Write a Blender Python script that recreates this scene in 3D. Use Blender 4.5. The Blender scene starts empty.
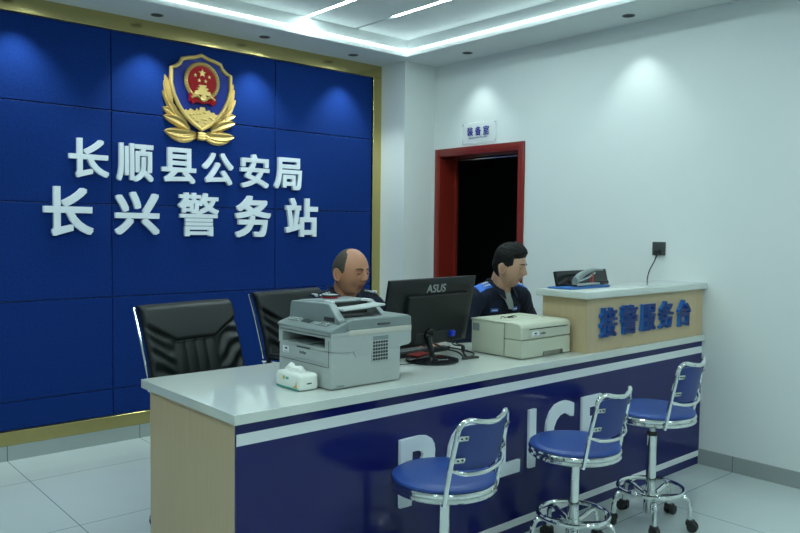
import bpy, bmesh, math, random
from mathutils import Vector, Matrix, noise
random.seed(7)
D = bpy.data
SC = bpy.context.scene
COL = SC.collection
PI = math.pi

# ------------------------------------------------------------------ camera, world, exposure
yaw, pitch, roll, FPX = 0.7214, 0.0489, 0.0114, 753.85
Fw = Vector((math.sin(yaw)*math.cos(pitch), math.cos(yaw)*math.cos(pitch), -math.sin(pitch)))
Rt = Vector((math.cos(yaw), -math.sin(yaw), 0))
Up = Rt.cross(Fw)
R2 = Rt*math.cos(roll) + Up*math.sin(roll)
U2 = -Rt*math.sin(roll) + Up*math.cos(roll)
cd = D.cameras.new('camera'); cam = D.objects.new('camera', cd); COL.objects.link(cam)
m = Matrix((R2, U2, -Fw)).transposed().to_4x4(); m.translation = (-4.4046, -4.896, 1.413)
cam.matrix_world = m
cd.sensor_width = 36; cd.lens = FPX/800*36; cd.clip_start = 0.05
SC.camera = cam
w = D.worlds.new('world'); SC.world = w; w.use_nodes = True
w.node_tree.nodes['Background'].inputs[0].default_value = (.5, .6, .65, 1)
w.node_tree.nodes['Background'].inputs[1].default_value = 0.05
SC.view_settings.view_transform = 'Standard'; SC.view_settings.look = 'None'
SC.view_settings.gamma = 1; SC.view_settings.use_curve_mapping = False
SC.view_settings.exposure = 0.0
LED = 76.0          # emission of the linear lamps
COVE = 10.5         # emission of the cove strip
SPOT = 34.0        # watts of each downlight
TINT = (.80, .985, 1.0)

# ------------------------------------------------------------------ materials
def mat(name, col, rough=.5, metal=0, coat=0, spec=.5, noise_amt=0, noise_scale=20, bump=0, bump_scale=200, stretch=None, emit=0, alpha=None, trans=0):
    M = D.materials.new(name); M.use_nodes = True
    nt = M.node_tree; b = nt.nodes['Principled BSDF']
    b.inputs['Base Color'].default_value = (*col, 1); b.inputs['Roughness'].default_value = rough
    b.inputs['Metallic'].default_value = metal; b.inputs['Coat Weight'].default_value = coat
    b.inputs['Coat Roughness'].default_value = .06
    b.inputs['Specular IOR Level'].default_value = spec
    if trans: b.inputs['Transmission Weight'].default_value = trans
    if alpha is not None: b.inputs['Alpha'].default_value = alpha
    if emit:
        b.inputs['Emission Color'].default_value = (*col, 1); b.inputs['Emission Strength'].default_value = emit
    tc = nt.nodes.new('ShaderNodeTexCoord'); src = tc.outputs['Object']
    if stretch:
        mp = nt.nodes.new('ShaderNodeMapping'); mp.inputs['Scale'].default_value = stretch
        nt.links.new(src, mp.inputs['Vector']); src = mp.outputs['Vector']
    if noise_amt:
        n = nt.nodes.new('ShaderNodeTexNoise'); n.inputs['Scale'].default_value = noise_scale; n.inputs['Detail'].default_value = 5
        nt.links.new(src, n.inputs['Vector'])
        mx = nt.nodes.new('ShaderNodeMix'); mx.data_type = 'RGBA'
        mx.inputs[6].default_value = (*[c*(1-noise_amt) for c in col], 1)
        mx.inputs[7].default_value = (*[min(1, c*(1+noise_amt)) for c in col], 1)
        nt.links.new(n.outputs['Fac'], mx.inputs[0]); nt.links.new(mx.outputs[2], b.inputs['Base Color'])
    if bump:
        n2 = nt.nodes.new('ShaderNodeTexNoise'); n2.inputs['Scale'].default_value = bump_scale; n2.inputs['Detail'].default_value = 3
        nt.links.new(src, n2.inputs['Vector'])
        bp = nt.nodes.new('ShaderNodeBump'); bp.inputs['Strength'].default_value = bump; bp.inputs['Distance'].default_value = .002
        nt.links.new(n2.outputs['Fac'], bp.inputs['Height']); nt.links.new(bp.outputs['Normal'], b.inputs['Normal'])
    return M

def tile_mat(name, col, joint, per, offx, offy, rough, jw=.0022):
    M = mat(name, col, rough, coat=.3, noise_amt=.04, noise_scale=3)
    nt = M.node_tree; b = nt.nodes['Principled BSDF']; L = nt.links
    tc = nt.nodes.new('ShaderNodeTexCoord'); sp = nt.nodes.new('ShaderNodeSeparateXYZ'); L.new(tc.outputs['Object'], sp.inputs[0])
    def line(sock, off):
        a = nt.nodes.new('ShaderNodeMath'); a.operation = 'ADD'; L.new(sock, a.inputs[0]); a.inputs[1].default_value = off+per/2+80*per
        c = nt.nodes.new('ShaderNodeMath'); c.operation = 'MODULO'; L.new(a.outputs[0], c.inputs[0]); c.inputs[1].default_value = per
        d = nt.nodes.new('ShaderNodeMath'); d.operation = 'SUBTRACT'; L.new(c.outputs[0], d.inputs[0]); d.inputs[1].default_value = per/2
        e = nt.nodes.new('ShaderNodeMath'); e.operation = 'ABSOLUTE'; L.new(d.outputs[0], e.inputs[0])
        f = nt.nodes.new('ShaderNodeMath'); f.operation = 'LESS_THAN'; L.new(e.outputs[0], f.inputs[0]); f.inputs[1].default_value = jw
        return f.outputs[0]
    ls = [line(sp.outputs[0], offx)]
    if offy is not None: ls.append(line(sp.outputs[1], offy))
    o = ls[0]
    if len(ls) > 1:
        g = nt.nodes.new('ShaderNodeMath'); g.operation = 'MAXIMUM'; L.new(ls[0], g.inputs[0]); L.new(ls[1], g.inputs[1]); o = g.outputs[0]
    mx = nt.nodes.new('ShaderNodeMix'); mx.data_type = 'RGBA'; L.new(o, mx.inputs[0])
    prev = b.inputs['Base Color'].links[0].from_socket
    L.new(prev, mx.inputs[6]); mx.inputs[7].default_value = (*joint, 1); L.new(mx.outputs[2], b.inputs['Base Color'])
    return M

PAINT = mat('white_wall_paint', (.70, .74, .735), .65, noise_amt=.015, noise_scale=6, bump=.05, bump_scale=300)
CEILP = mat('ceiling_paint', (.66, .70, .70), .75)
FELT = mat('blue_felt', (.004, .027, .165), .95, spec=.15, noise_amt=.45, noise_scale=75, bump=.6, bump_scale=420)
GOLD = mat('gold_steel', (.56, .46, .19), .16, metal=1)
TILE = tile_mat('floor_tile', (.50, .56, .56), (.16, .20, .21), .81, 3.22-.0, .47, .055)
BASET = tile_mat('skirting_tile', (.36, .41, .40), (.10, .12, .12), .81, 3.22, None, .25)
BASEX = tile_mat('skirting_tile_side', (.30, .33, .325), (.12, .13, .13), .81, 0.0, None, .3)
STONE = mat('white_stone_top', (.62, .66, .62), .07, coat=.5, noise_amt=.02, noise_scale=150)
WOOD = mat('maple_laminate', (.52, .40, .235), .38, noise_amt=.10, noise_scale=14, stretch=(6, 6, .35))
NAVY = mat('navy_gloss_panel', (.007, .010, .105), .14, spec=.4)
WHITE = mat('white_acrylic', (.74, .77, .79), .4)
LETW = mat('white_letter_face', (.74, .80, .86), .45)
LETB = mat('blue_letter', (.004, .024, .14), .35, spec=.3)
LETBS = mat('blue_letter_lit_edge', (.01, .17, .60), .3)  # brighter blue paints the light that falls on the letter sides
SIGNB = mat('sign_blue_print', (.008, .010, .24), .5, spec=.2)
ACR = mat('clear_acrylic', (.93, .96, .97), .05, alpha=.35)
CHROME = mat('chrome', (.80, .83, .82), .09, metal=1)
STEEL = mat('brushed_steel', (.62, .66, .65), .25, metal=1)
BLUEV = mat('blue_vinyl', (.015, .055, .255), .42, noise_amt=.06, noise_scale=30, bump=.1, bump_scale=300)
BLUEP = mat('blue_backrest_panel', (.02, .045, .21), .5)
RUBBER = mat('black_rubber', (.012, .012, .013), .6)
BLACKP = mat('black_plastic', (.006, .0075, .008), .42, spec=.35, bump=.05, bump_scale=500)
GLOSSB = mat('gloss_black_plastic', (.010, .011, .013), .12)
DARKG = mat('dark_grey_plastic', (.05, .055, .055), .4)
LEATH = mat('black_leather', (.007, .010, .010), .42, spec=.4, bump=.25, bump_scale=160)
SEAM = mat('leather_seam', (.006, .008, .008), .5)
REDW = mat('red_wood_frame', (.20, .016, .010), .33, noise_amt=.15, noise_scale=10, stretch=(8, 8, .6))
DARKR = mat('dim_room_shade', (.030, .034, .036), .7)  # near-black colour paints in the darkness of the room beyond
GREYL = mat('light_grey_plastic', (.40, .44, .43), .42)
GREYM = mat('mid_grey_plastic', (.21, .25, .25), .42)
GREYB = mat('warm_grey_plastic', (.50, .50, .44), .42)
CREAM = mat('cream_plastic', (.50, .52, .415), .42)
CREAMD = mat('cream_plastic_shadow_gap', (.22, .22, .18), .5)
VENTG = mat('vent_dark', (.02, .022, .022), .6)
LCD = mat('lcd_panel', (.05, .065, .06), .2)
TISW = mat('tissue_wrap', (.74, .78, .72), .35, noise_amt=.03)
TISP = mat('tissue_paper', (.80, .82, .78), .9)
TEAL = mat('teal_print', (.05, .42, .36), .5)
ORNG = mat('ochre_print', (.62, .36, .03), .5)
SKIN1 = mat('skin_ruddy', (.45, .205, .115), .45, noise_amt=.08, noise_scale=30)
SKIN2 = mat('skin_light', (.48, .275, .18), .45, noise_amt=.06, noise_scale=30)
LIPM = mat('lips', (.26, .09, .07), .45)
HAIR1 = mat('thin_grey_hair', (.058, .048, .038), .8, noise_amt=.35, noise_scale=150)
HAIR2 = mat('black_hair', (.004, .0035, .0035), .7, spec=.25, noise_amt=.5, noise_scale=120, bump=.8, bump_scale=160)
BROW = mat('eyebrow', (.022, .017, .014), .8)
EYEW = mat('eye_white', (.50, .48, .45), .3)
EYED = mat('eye_iris', (.015, .01, .008), .2)
CLOTH = mat('navy_uniform', (.010, .014, .030), .8, spec=.2, noise_amt=.2, noise_scale=40, bump=.3, bump_scale=300)
SHIRT = mat('grey_shirt', (.26, .30, .28), .8)
EPB = mat('bright_blue_epaulette', (.02, .13, .55), .5)
SILV = mat('silver_insignia', (.78, .80, .82), .35, metal=.3)
FOLD = mat('blue_folder', (.02, .13, .42), .5)
REDE = mat('red_enamel', (.42, .006, .012), .4, spec=.12)
BLUEE = mat('blue_enamel', (.008, .025, .22), .38, spec=.15)
BGOLD = mat('badge_gold', (.72, .50, .18), .42, metal=.7)
KEYC = mat('grey_keycaps', (.06, .065, .07), .5)
REDP = mat('red_paper', (.45, .05, .04), .6)
VGA = mat('blue_connector', (.01, .04, .55), .4)

def emat(name, col, s):
    M = D.materials.new(name); M.use_nodes = True; nt = M.node_tree
    nt.nodes.remove(nt.nodes['Principled BSDF']); e = nt.nodes.new('ShaderNodeEmission')
    e.inputs[0].default_value = (*col, 1); e.inputs[1].default_value = s
    nt.links.new(e.outputs[0], nt.nodes['Material Output'].inputs[0]); return M
LEDM = emat('led_diffuser', (.77, .99, .985), LED)
COVEM = emat('cove_led', (.77, .99, .99), COVE)

# ------------------------------------------------------------------ geometry helpers
def BM(): return bmesh.new()
def xform(verts, M):
    for v in verts: v.co = M @ v.co
def box(b, x0, x1, y0, y1, z0, z1, bev=0, seg=2, mi=0, M=None):
    x0, x1 = sorted((x0, x1)); y0, y1 = sorted((y0, y1)); z0, z1 = sorted((z0, z1))
    r = bmesh.ops.create_cube(b, size=1); vs = r['verts']
    for v in vs: v.co = Vector(((x0+x1)/2+v.co.x*(x1-x0), (y0+y1)/2+v.co.y*(y1-y0), (z0+z1)/2+v.co.z*(z1-z0)))
    fs = set(f for v in vs for f in v.link_faces)
    if bev:
        es = set(e for v in vs for e in v.link_edges)
        rr = bmesh.ops.bevel(b, geom=list(es), offset=bev, segments=seg, affect='EDGES', profile=.5)
        fs = set(rr['faces']) | set(f for f in fs if f.is_valid)
        vs = list(set(v for f in fs for v in f.verts))
    for f in fs: f.material_index = mi
    if M: xform(vs, M)
    return vs
def cyl(b, p0, p1, r0, r1=None, n=24, mi=0, caps=True):
    p0 = Vector(p0); p1 = Vector(p1); r1 = r0 if r1 is None else r1
    d = p1-p0; L = d.length
    q = d.to_track_quat('Z', 'Y').to_matrix().to_4x4(); q.translation = (p0+p1)/2
    r = bmesh.ops.create_cone(b, cap_ends=caps, segments=n, radius1=r0, radius2=r1, depth=L, matrix=q)
    for f in set(f for v in r['verts'] for f in v.link_faces): f.material_index = mi
    return r['verts']
def sph(b, c, r, sc=(1, 1, 1), n=2, mi=0, M=None):
    MM = Matrix.Translation(c) @ (M or Matrix()) @ Matrix.Diagonal((*sc, 1))
    r = bmesh.ops.create_icosphere(b, subdivisions=n, radius=r, matrix=MM)
    for f in set(f for v in r['verts'] for f in v.link_faces): f.material_index = mi
    return r['verts']
def loft(b, rings, close=True, caps=True, mi=0):
    vs = [[b.verts.new(p) for p in ring] for ring in rings]
    n = len(rings[0])
    for i in range(len(rings)-1):
        for j in range(n if close else n-1):
            k = (j+1) % n
            f = b.faces.new((vs[i][j], vs[i][k], vs[i+1][k], vs[i+1][j])); f.material_index = mi
    if caps and close:
        f = b.faces.new(list(reversed(vs[0]))); f.material_index = mi
        f = b.faces.new(vs[-1]); f.material_index = mi
    return vs
def tube(b, pts, r, n=12, closed=False, mi=0, radii=None):
    pts = [Vector(p) for p in pts]; N = len(pts); rings = []
    up = None
    for i, p in enumerate(pts):
        if closed: t = pts[(i+1) % N]-pts[i-1]
        else: t = pts[min(i+1, N-1)]-pts[max(i-1, 0)]
        t.normalize()
        if up is None:
            up = Vector((0, 0, 1)) if abs(t.z) < .9 else Vector((1, 0, 0))
        s = t.cross(up); s.normalize(); up = s.cross(t); up.normalize()
        rr = radii[i] if radii else r
        rings.append([p+(s*math.cos(2*PI*k/n)+up*math.sin(2*PI*k/n))*rr for k in range(n)])
    if closed:
        rings.append(rings[0]); vs = [[b.verts.new(q) for q in ring] for ring in rings[:-1]]; vs.append(vs[0])
        # best alignment of last to first
        for i in range(N):
            for j in range(n):
                k = (j+1) % n
                f = b.faces.new((vs[i][j], vs[i][k], vs[i+1][k], vs[i+1][j])); f.material_index = mi
    else: loft(b, rings, mi=mi)
def spline(ctrl, per=8, closed=False):
    P = [Vector(p) for p in ctrl]; out = []; n = len(P)
    rng = range(n) if closed else range(n-1)
    for i in rng:
        if closed: a, bb, c, d = P[i-1], P[i], P[(i+1) % n], P[(i+2) % n]
        else: a, bb, c, d = P[max(i-1, 0)], P[i], P[i+1], P[min(i+2, n-1)]
        for k in range(per):
            t = k/per
            out.append(.5*((2*bb)+(c-a)*t+(2*a-5*bb+4*c-d)*t*t+(3*bb-a-3*c+d)*t**3))
    if not closed: out.append(P[-1])
    return out
def prism(b, poly, M, d, mi=0, mside=None):
    """poly: list of (u,v); M maps (u,v,w); extruded from w=0 to w=d"""
    lo = [b.verts.new(M @ Vector((u, v, 0))) for u, v in poly]; hi = [b.verts.new(M @ Vector((u, v, d))) for u, v in poly]
    f1 = b.faces.new(lo); f2 = b.faces.new(list(reversed(hi))); f1.material_index = mi; f2.material_index = mi
    n = len(poly)
    for i in range(n):
        f = b.faces.new((lo[(i+1) % n], lo[i], hi[i], hi[(i+1) % n])); f.material_index = mi if mside is None else mside
    return lo+hi
def lathe(b, prof, c=(0, 0, 0), n=40, mi=0):
    c = Vector(c)
    rings = [[c+Vector((r*math.cos(2*PI*k/n), r*math.sin(2*PI*k/n), z)) for k in range(n)] for r, z in prof]
    loft(b, rings, mi=mi)
def obj(name, b, mats, parent=None, smooth=True, loc=None):
    bmesh.ops.recalc_face_normals(b, faces=b.faces)
    me = D.meshes.new(name); b.to_mesh(me); b.free()
    if not isinstance(mats, (list, tuple)): mats = [mats]
    for mm in mats: me.materials.append(mm)
    o = D.objects.new(name, me); COL.objects.link(o)
    if smooth and len(me.polygons):
        me.shade_smooth()
        try: me.set_sharp_from_angle(angle=math.radians(32))
        except Exception: pass
    if parent: o.parent = parent
    if loc: o.location = loc
    return o
def tag(o, label, cat, group=None, kind=None):
    o['label'] = label; o['category'] = cat
    if group: o['group'] = group
    if kind: o['kind'] = kind
    return o
def thing(name, label, cat, loc=(0, 0, 0), rz=0, group=None):
    o = D.objects.new(name, None); COL.objects.link(o); o.empty_display_size = .1
    o.location = loc; o.rotation_euler = (0, 0, rz); return tag(o, label, cat, group)
def struct(name, b, m, label=None, cat='wall', smooth=False, parent=None):
    o = obj(name, b, m, parent, smooth)
    if parent is None:
        o['kind'] = 'structure'
        o['category'] = cat
        o['label'] = label or name.replace('_', ' ')
    return o
def copy_tree(o, parent=None):
    c = o.copy(); COL.objects.link(c); c.parent = parent
    for ch in list(o.children): copy_tree(ch, c)
    return c
def evaluated(o, name, mats, parent=None):
    dg = bpy.context.evaluated_depsgraph_get(); dg.update()
    me = D.meshes.new_from_object(o.evaluated_get(dg)); old = o.data; D.objects.remove(o); 
    me.materials.clear()
    for mm in mats: me.materials.append(mm)
    me.name = name; me.shade_smooth()
    n = D.objects.new(name, me); COL.objects.link(n); n.parent = parent
    return n
def remeshed(b, name, mats, voxel, parent=None, smooth=2, factor=.5):
    bmesh.ops.recalc_face_normals(b, faces=b.faces)
    me = D.meshes.new('tmp'); b.to_mesh(me); b.free()
    o = D.objects.new('tmp', me); COL.objects.link(o)
    r = o.modifiers.new('r', 'REMESH'); r.mode = 'VOXEL'; r.voxel_size = voxel
    if smooth:
        s = o.modifiers.new('s', 'SMOOTH'); s.iterations = smooth; s.factor = factor
    return evaluated(o, name, mats, parent)

def text_mesh(body, bold=.0, ext=.5):
    cu = D.curves.new('t', 'FONT'); cu.body = body; cu.size = 1; cu.extrude = ext
    cu.resolution_u = 4
    o = D.objects.new('t', cu); COL.objects.link(o)
    dg = bpy.context.evaluated_depsgraph_get(); dg.update()
    me = D.meshes.new_from_object(o.evaluated_get(dg)); D.objects.remove(o)
    if bold:      # heavier strokes: the same outline laid over itself around a small circle
        src = bmesh.new(); src.from_mesh(me); out = bmesh.new()
        for k in range(9):
            ia, ib = k % 3-1, k//3-1
            dx, dy = bold*ia*(.92, .96, 1)[ib+1], bold*ib*(.92, .96, 1)[ia+1]
            mp = {v: out.verts.new((v.co.x+dx, v.co.y+dy, v.co.z+(.004*k if v.co.z > 0 else 0))) for v in src.verts}
            for f in src.faces:
                out.faces.new([mp[v] for v in f.verts])
        out.to_mesh(me); out.free(); src.free()
    me.shade_flat()
    return me
def text_obj(name, body, M, w_, h_, depth, mats, bold=.0, parent=None, keep_aspect=False):
    """M: matrix of lower-left corner with x=reading direction, y=up, z=outwards"""
    me = text_mesh(body, bold)
    xs = [v.co.x for v in me.vertices]; ys = [v.co.y for v in me.vertices]
    x0, x1, y0, y1 = min(xs), max(xs), min(ys), max(ys)
    sx, sy = w_/(x1-x0), h_/(y1-y0)
    for v in me.vertices:
        v.co = M @ Vector(((v.co.x-x0)*sx, (v.co.y-y0)*sy, (v.co.z+.5)*depth))
    me.materials.clear()
    for mm in mats: me.materials.append(mm)
    me.update()
    if len(mats) > 1:
        nrm = (M.to_3x3() @ Vector((0, 0, 1))).normalized()
        for p in me.polygons: p.material_index = 0 if abs(p.normal.dot(nrm)) > .9 else 1
    me.name = name
    o = D.objects.new(name, me); COL.objects.link(o); o.parent = parent
    return o
def frame(origin, xd, yd):
    x = Vector(xd).normalized(); y = Vector(yd).normalized(); z = x.cross(y)
    M = Matrix((x, y, z)).transposed().to_4x4(); M.translation = origin; return M

# ------------------------------------------------------------------ dimensions
ZC = 2.767            # soffit height
ZI = 2.90             # raised ceiling
XL, YF = -7.2, -7.6   # left wall, wall behind the camera
PW, PP = .336, .307   # corner pillar
LIP = .405
ZS = .7975

# ------------------------------------------------------------------ room shell
b = BM(); box(b, XL-.1, 5.2, YF-.1, 3.4, -.1, 0); struct('floor', b, TILE, 'pale grey polished floor tiles', 'floor')
# ceiling: soffit ring + riser + raised field, one mesh
b = BM()
tx0, tx1, ty0, ty1 = XL+LIP, -LIP, YF+LIP, -LIP
box(b, XL-.1, .25, ty1, .12, ZC, ZC+.30); box(b, XL-.1, .25, YF-.1, ty0, ZC, ZC+.30)
box(b, XL-.1, tx0, ty0, ty1, ZC, ZC+.30); box(b, tx1, .25, ty0, ty1, ZC, ZC+.30)
# recess slots for the linear lamps are cut between boards
lines = [(-.916, -.41, -2.9, -.83), (-1.36, -.41, -2.3, -.44), (-2.75, -1.0, -3.9, -1.2), (-3.2, -2.2, -5.2, -2.4), (-4.7, -.9, -3.8, -1.1), (-5.2, -2.6, -6.2, -2.8), (-1.36, -4.2, -6.9, -4.4), (-.916, -3.6, -6.2, -3.8)]
box(b, tx0, tx1, ty0, ty1, ZI+.02, ZI+.12)
xs = sorted(set(l[0] for l in lines)); cur = tx0
SW = .014
for x in xs:
    box(b, cur, x-SW, ty0, ty1, ZI, ZI+.02)
    ys = ty1
    for l in sorted([l for l in lines if l[0] == x], key=lambda q: -q[1]):
        if l[1] < ys: box(b, x-SW, x+SW, l[1], ys, ZI, ZI+.02)
        ys = l[2]
    box(b, x-SW, x+SW, ty0, ys, ZI, ZI+.02)
    cur = x+SW
box(b, cur, tx1, ty0, ty1, ZI, ZI+.02)
struct('ceiling', b, CEILP, 'white gypsum ceiling with raised tray and soffit border', 'ceiling')

# back wall: plaster body + blue felt panels with v-grooves
b = BM(); box(b, XL-.1, -PW, .012, .12, 0, ZC+.02)
wb = struct('wall_back', b, PAINT, 'back wall clad in royal blue felt panels', 'wall')
b = BM()
seamx = [-PW-.088, -1.357, -2.582, -3.807, -5.03, -6.26, XL+.05]; seamz = [.177, .352, .954, 1.554, 2.155, 2.6685]
g = .0025
for i in range(len(seamx)-1):
    for j in range(len(seamz)-1):
        x1, x0 = seamx[i], seamx[i+1]; z0, z1 = seamz[j], seamz[j+1]
        e = .008
        lo = [(x0, z0), (x1, z0), (x1, z1), (x0, z1)]
        hi = [(x0+g, z0+g), (x1-g, z0+g), (x1-g, z1-g), (x0+g, z1-g)]
        hi2 = [(x0+g+e*.5, z0+g+e*.5), (x1-g-e*.5, z0+g+e*.5), (x1-g-e*.5, z1-g-e*.5), (x0+g+e*.5, z1-g-e*.5)]
        loft(b, [[Vector((x, .013, z)) for x, z in lo], [Vector((x, .0045, z)) for x, z in hi], [Vector((x, 0, z)) for x, z in hi2]])
struct('felt_panelling', b, FELT, parent=wb)
b = BM(); T = .014
box(b, XL+.05, -PW, -T, .012, 2.6685, ZC, .002, 1)
box(b, -PW-.088, -PW, -T, .012, .092, 2.6685, .002, 1)
box(b, XL+.05, -PW-.088, -T, .012, .092, .177, .002, 1)
struct('trim_1', b, GOLD, 'polished gold metal frame around the blue felt wall', 'trim')
b = BM(); box(b, XL, -PW, -.010, .012, 0, .092, .001, 1); struct('baseboard_back', b, BASET, 'grey tile skirting under the gold strip', 'baseboard')

# right wall with the doorway
DY0, DY1, DZ = -1.232, -.376, 2.03
b = BM()
WT = .20
box(b, 0, WT, -PP, .12, 0, ZC+.02)
box(b, 0, WT, DY1+.0, -PP, 0, ZC+.02)
box(b, 0, WT, DY0, DY1, DZ, ZC+.02)
box(b, 0, WT, YF-.1, DY0, 0, ZC+.02)
struct('wall_right', b, PAINT, 'plain white right wall with the doorway', 'wall')
b = BM(); box(b, -PW, 0, -PP, .12, 0, ZC+.02); struct('wall_corner', b, PAINT, 'white square pillar in the corner beside the blue wall', 'wall')
b = BM(); box(b, XL-.1, XL, YF-.1, .12, 0, ZC+.02); struct('wall_left', b, PAINT, 'white left wall', 'wall')
b = BM(); box(b, XL, WT, YF-.1, YF, 0, ZC+.02); struct('wall_front', b, PAINT, 'white wall behind the camera', 'wall')
b = BM(); box(b, -.011, 0, YF, -1.285, 0, .094, .001, 1)
o = struct('baseboard_right', b, None or BASEX, 'grey tile skirting along the right wall', 'baseboard')
# tile joint of the side skirting runs along Y
nt = BASEX.node_tree
for n in nt.nodes:
    if n.type == 'SEPXYZ':
        l = n.outputs[0].links[0]; t = l.to_socket; nt.links.remove(l); nt.links.new(n.outputs[1], t)
        t.node.inputs[1].default_value = .47+.81/2+80*.81

# door frame
dr = thing('door_1', 'open doorway with red-brown wooden frame beside the corner pillar', 'door'); dr['kind'] = 'structure'
b = BM()
FWd = .048
for (y0, y1) in ((DY1, DY1+FWd-.003), (DY0-FWd, DY0)):
    box(b, -.016, 0.0, y0, y1, 0, DZ+.05, .003, 2)
box(b, -.016, 0.0, DY0, DY1, DZ, DZ+.05, .003, 2)
obj('door_casing', b, REDW, dr)
b = BM()
for (y0, y1) in ((DY1-.012, DY1), (DY0, DY0+.012)):
    box(b, -.01, WT+.012, y0, y1, 0, DZ)
box(b, -.01, WT+.012, DY0+.012, DY1-.012, DZ-.012, DZ)
box(b, .165, .19, DY1-.027, DY1-.012, 0, DZ-.012); box(b, .165, .19, DY0+.012, DY0+.027, 0, DZ-.012)
obj('door_jamb', b, REDW, dr)
b = BM(); box(b, .195, .21, DY1-.03, DY1-.018, 0, DZ-.02); box(b, .195, .21, DY0+.012, DY1-.03, DZ-.034, DZ-.024)
obj('metal_track', b, STEEL, dr)
# dim room behind the doorway, darkness painted into its surfaces
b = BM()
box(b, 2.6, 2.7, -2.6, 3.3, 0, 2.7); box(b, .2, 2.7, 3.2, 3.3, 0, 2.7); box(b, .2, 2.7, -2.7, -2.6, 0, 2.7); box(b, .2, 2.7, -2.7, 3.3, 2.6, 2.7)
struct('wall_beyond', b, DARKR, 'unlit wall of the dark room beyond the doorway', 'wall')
b = BM(); box(b, .2, 2.6, -2.6, 3.2, 0, .004); struct('floor_beyond', b, DARKR, 'unlit floor of the dark room beyond the doorway', 'floor')  # shade painted as a near-black sheet over the tiles
DSG = mat('dim_sign_print', (.004, .004, .006), .6)
tag(text_obj('restroom_sign', '卫生间', frame((2.597, 1.80, 2.15), (0, -1, 0), (0, 0, 1)), .42, .115, .003, [DSG], .015), 'faint dark sign lettering on the far wall inside the dark room', 'sign')

# ------------------------------------------------------------------ lamps
# cove strip on the riser
cv = thing('cove_light', 'bright LED strip running along the riser of the ceiling tray', 'light', (0, 0, 0))
b = BM(); z0, z1 = ZC+.038, ZC+.052
box(b, tx0, tx1, ty1-.006, ty1, z0, z1); box(b, tx0, tx1, ty0, ty0+.006, z0, z1)
box(b, tx0, tx0+.006, ty0, ty1, z0, z1); box(b, tx1-.006, tx1, ty0, ty1, z0, z1)
obj('light_diffuser', b, COVEM, cv, False)
b = BM()
for (a0, a1, c0, c1) in ((tx0, tx1, ty1-.012, ty1), (tx0, tx1, ty0, ty0+.012), (tx0, tx0+.012, ty0, ty1), (tx1-.012, tx1, ty0, ty1)):
    box(b, a0, a1, c0, c1, ZC+.002, ZC+.005)
obj('cove_lip', b, WHITE, cv, False)
for i, (x, ya, yb, ylit) in enumerate(lines):
    nm = ['nearest the right wall, with a dark unlit end', 'reaching the tray edge above the blue wall'][i] if i < 2 else '%s, outside the photo' % ['left of the badge', 'behind the camera side', 'far left in the ceiling', 'far left behind the camera', 'behind the camera near its right', 'close to the right wall behind the camera'][i-2]
    t = thing('linear_light', 'slim white LED line '+nm, 'light', (x, 0, 0), group='recessed LED lines in the raised ceiling')
    b = BM(); box(b, -SW+.001, SW-.001, yb, ylit, ZI+.001, ZI+.012); obj('light_diffuser', b, LEDM, t, False)
    if ylit < ya-.01:
        b = BM(); box(b, -SW+.001, SW-.001, ylit, ya, ZI+.015, ZI+.02); obj('slot_end', b, VENTG, t, False)
# downlights
dl_pos = [(-.767, -.18, 'the blue wall, nearest the pillar'), (-1.56, -.18, 'the blue wall, above the last letters'), (-2.352, -.18, 'the blue wall, left of the badge'), (-3.15, -.18, 'the blue wall, at the left edge'), (-3.95, -.18, 'the blue wall, beyond the left edge'), (-4.75, -.18, 'the blue wall, far beyond the left edge'),
          (-.18, -.845, 'the right wall, above the doorway'), (-.18, -2.232, 'the right wall, above the raised counter'), (-.18, -3.62, 'the right wall, beyond the photo edge'), (-.18, -5.0, 'the right wall, behind the camera')]
def make_downlight():
    t = thing('downlight', 'x', 'light', (0, 0, ZC), group='recessed downlights in the soffit')
    b = BM()
    lathe(b, [(.040, .0), (.040, -.0025), (.031, -.0025), (.029, .0)], n=28); obj('trim_ring', b, DARKG, t)
    b = BM(); lathe(b, [(.030, -.001), (.026, -.0015), (.0005, -.0012)], n=28); obj('lamp_recess', b, VENTG, t)
    ld = D.lights.new('downlight_lamp', 'SPOT'); ld.energy = SPOT; ld.spot_size = math.radians(86); ld.spot_blend = .75
    ld.shadow_soft_size = .012; ld.color = (.83, 1.0, .98)
    lo = D.objects.new('downlight_lamp', ld); COL.objects.link(lo); lo.parent = t; lo.location = (0, 0, -.012)
    return t
d0 = make_downlight()
for i, (x, y, s) in enumerate(dl_pos):
    o = d0 if i == 0 else copy_tree(d0)
    o.location = (x, y, ZC)
    if i == 6:
        wall_lamp = [c for c in o.children if c.type == 'LIGHT'][0].data.copy(); wall_lamp.energy = SPOT*.30
    if i >= 6: [c for c in o.children if c.type == 'LIGHT'][0].data = wall_lamp
    o['label'] = 'small dark recessed downlight by '+s

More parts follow.
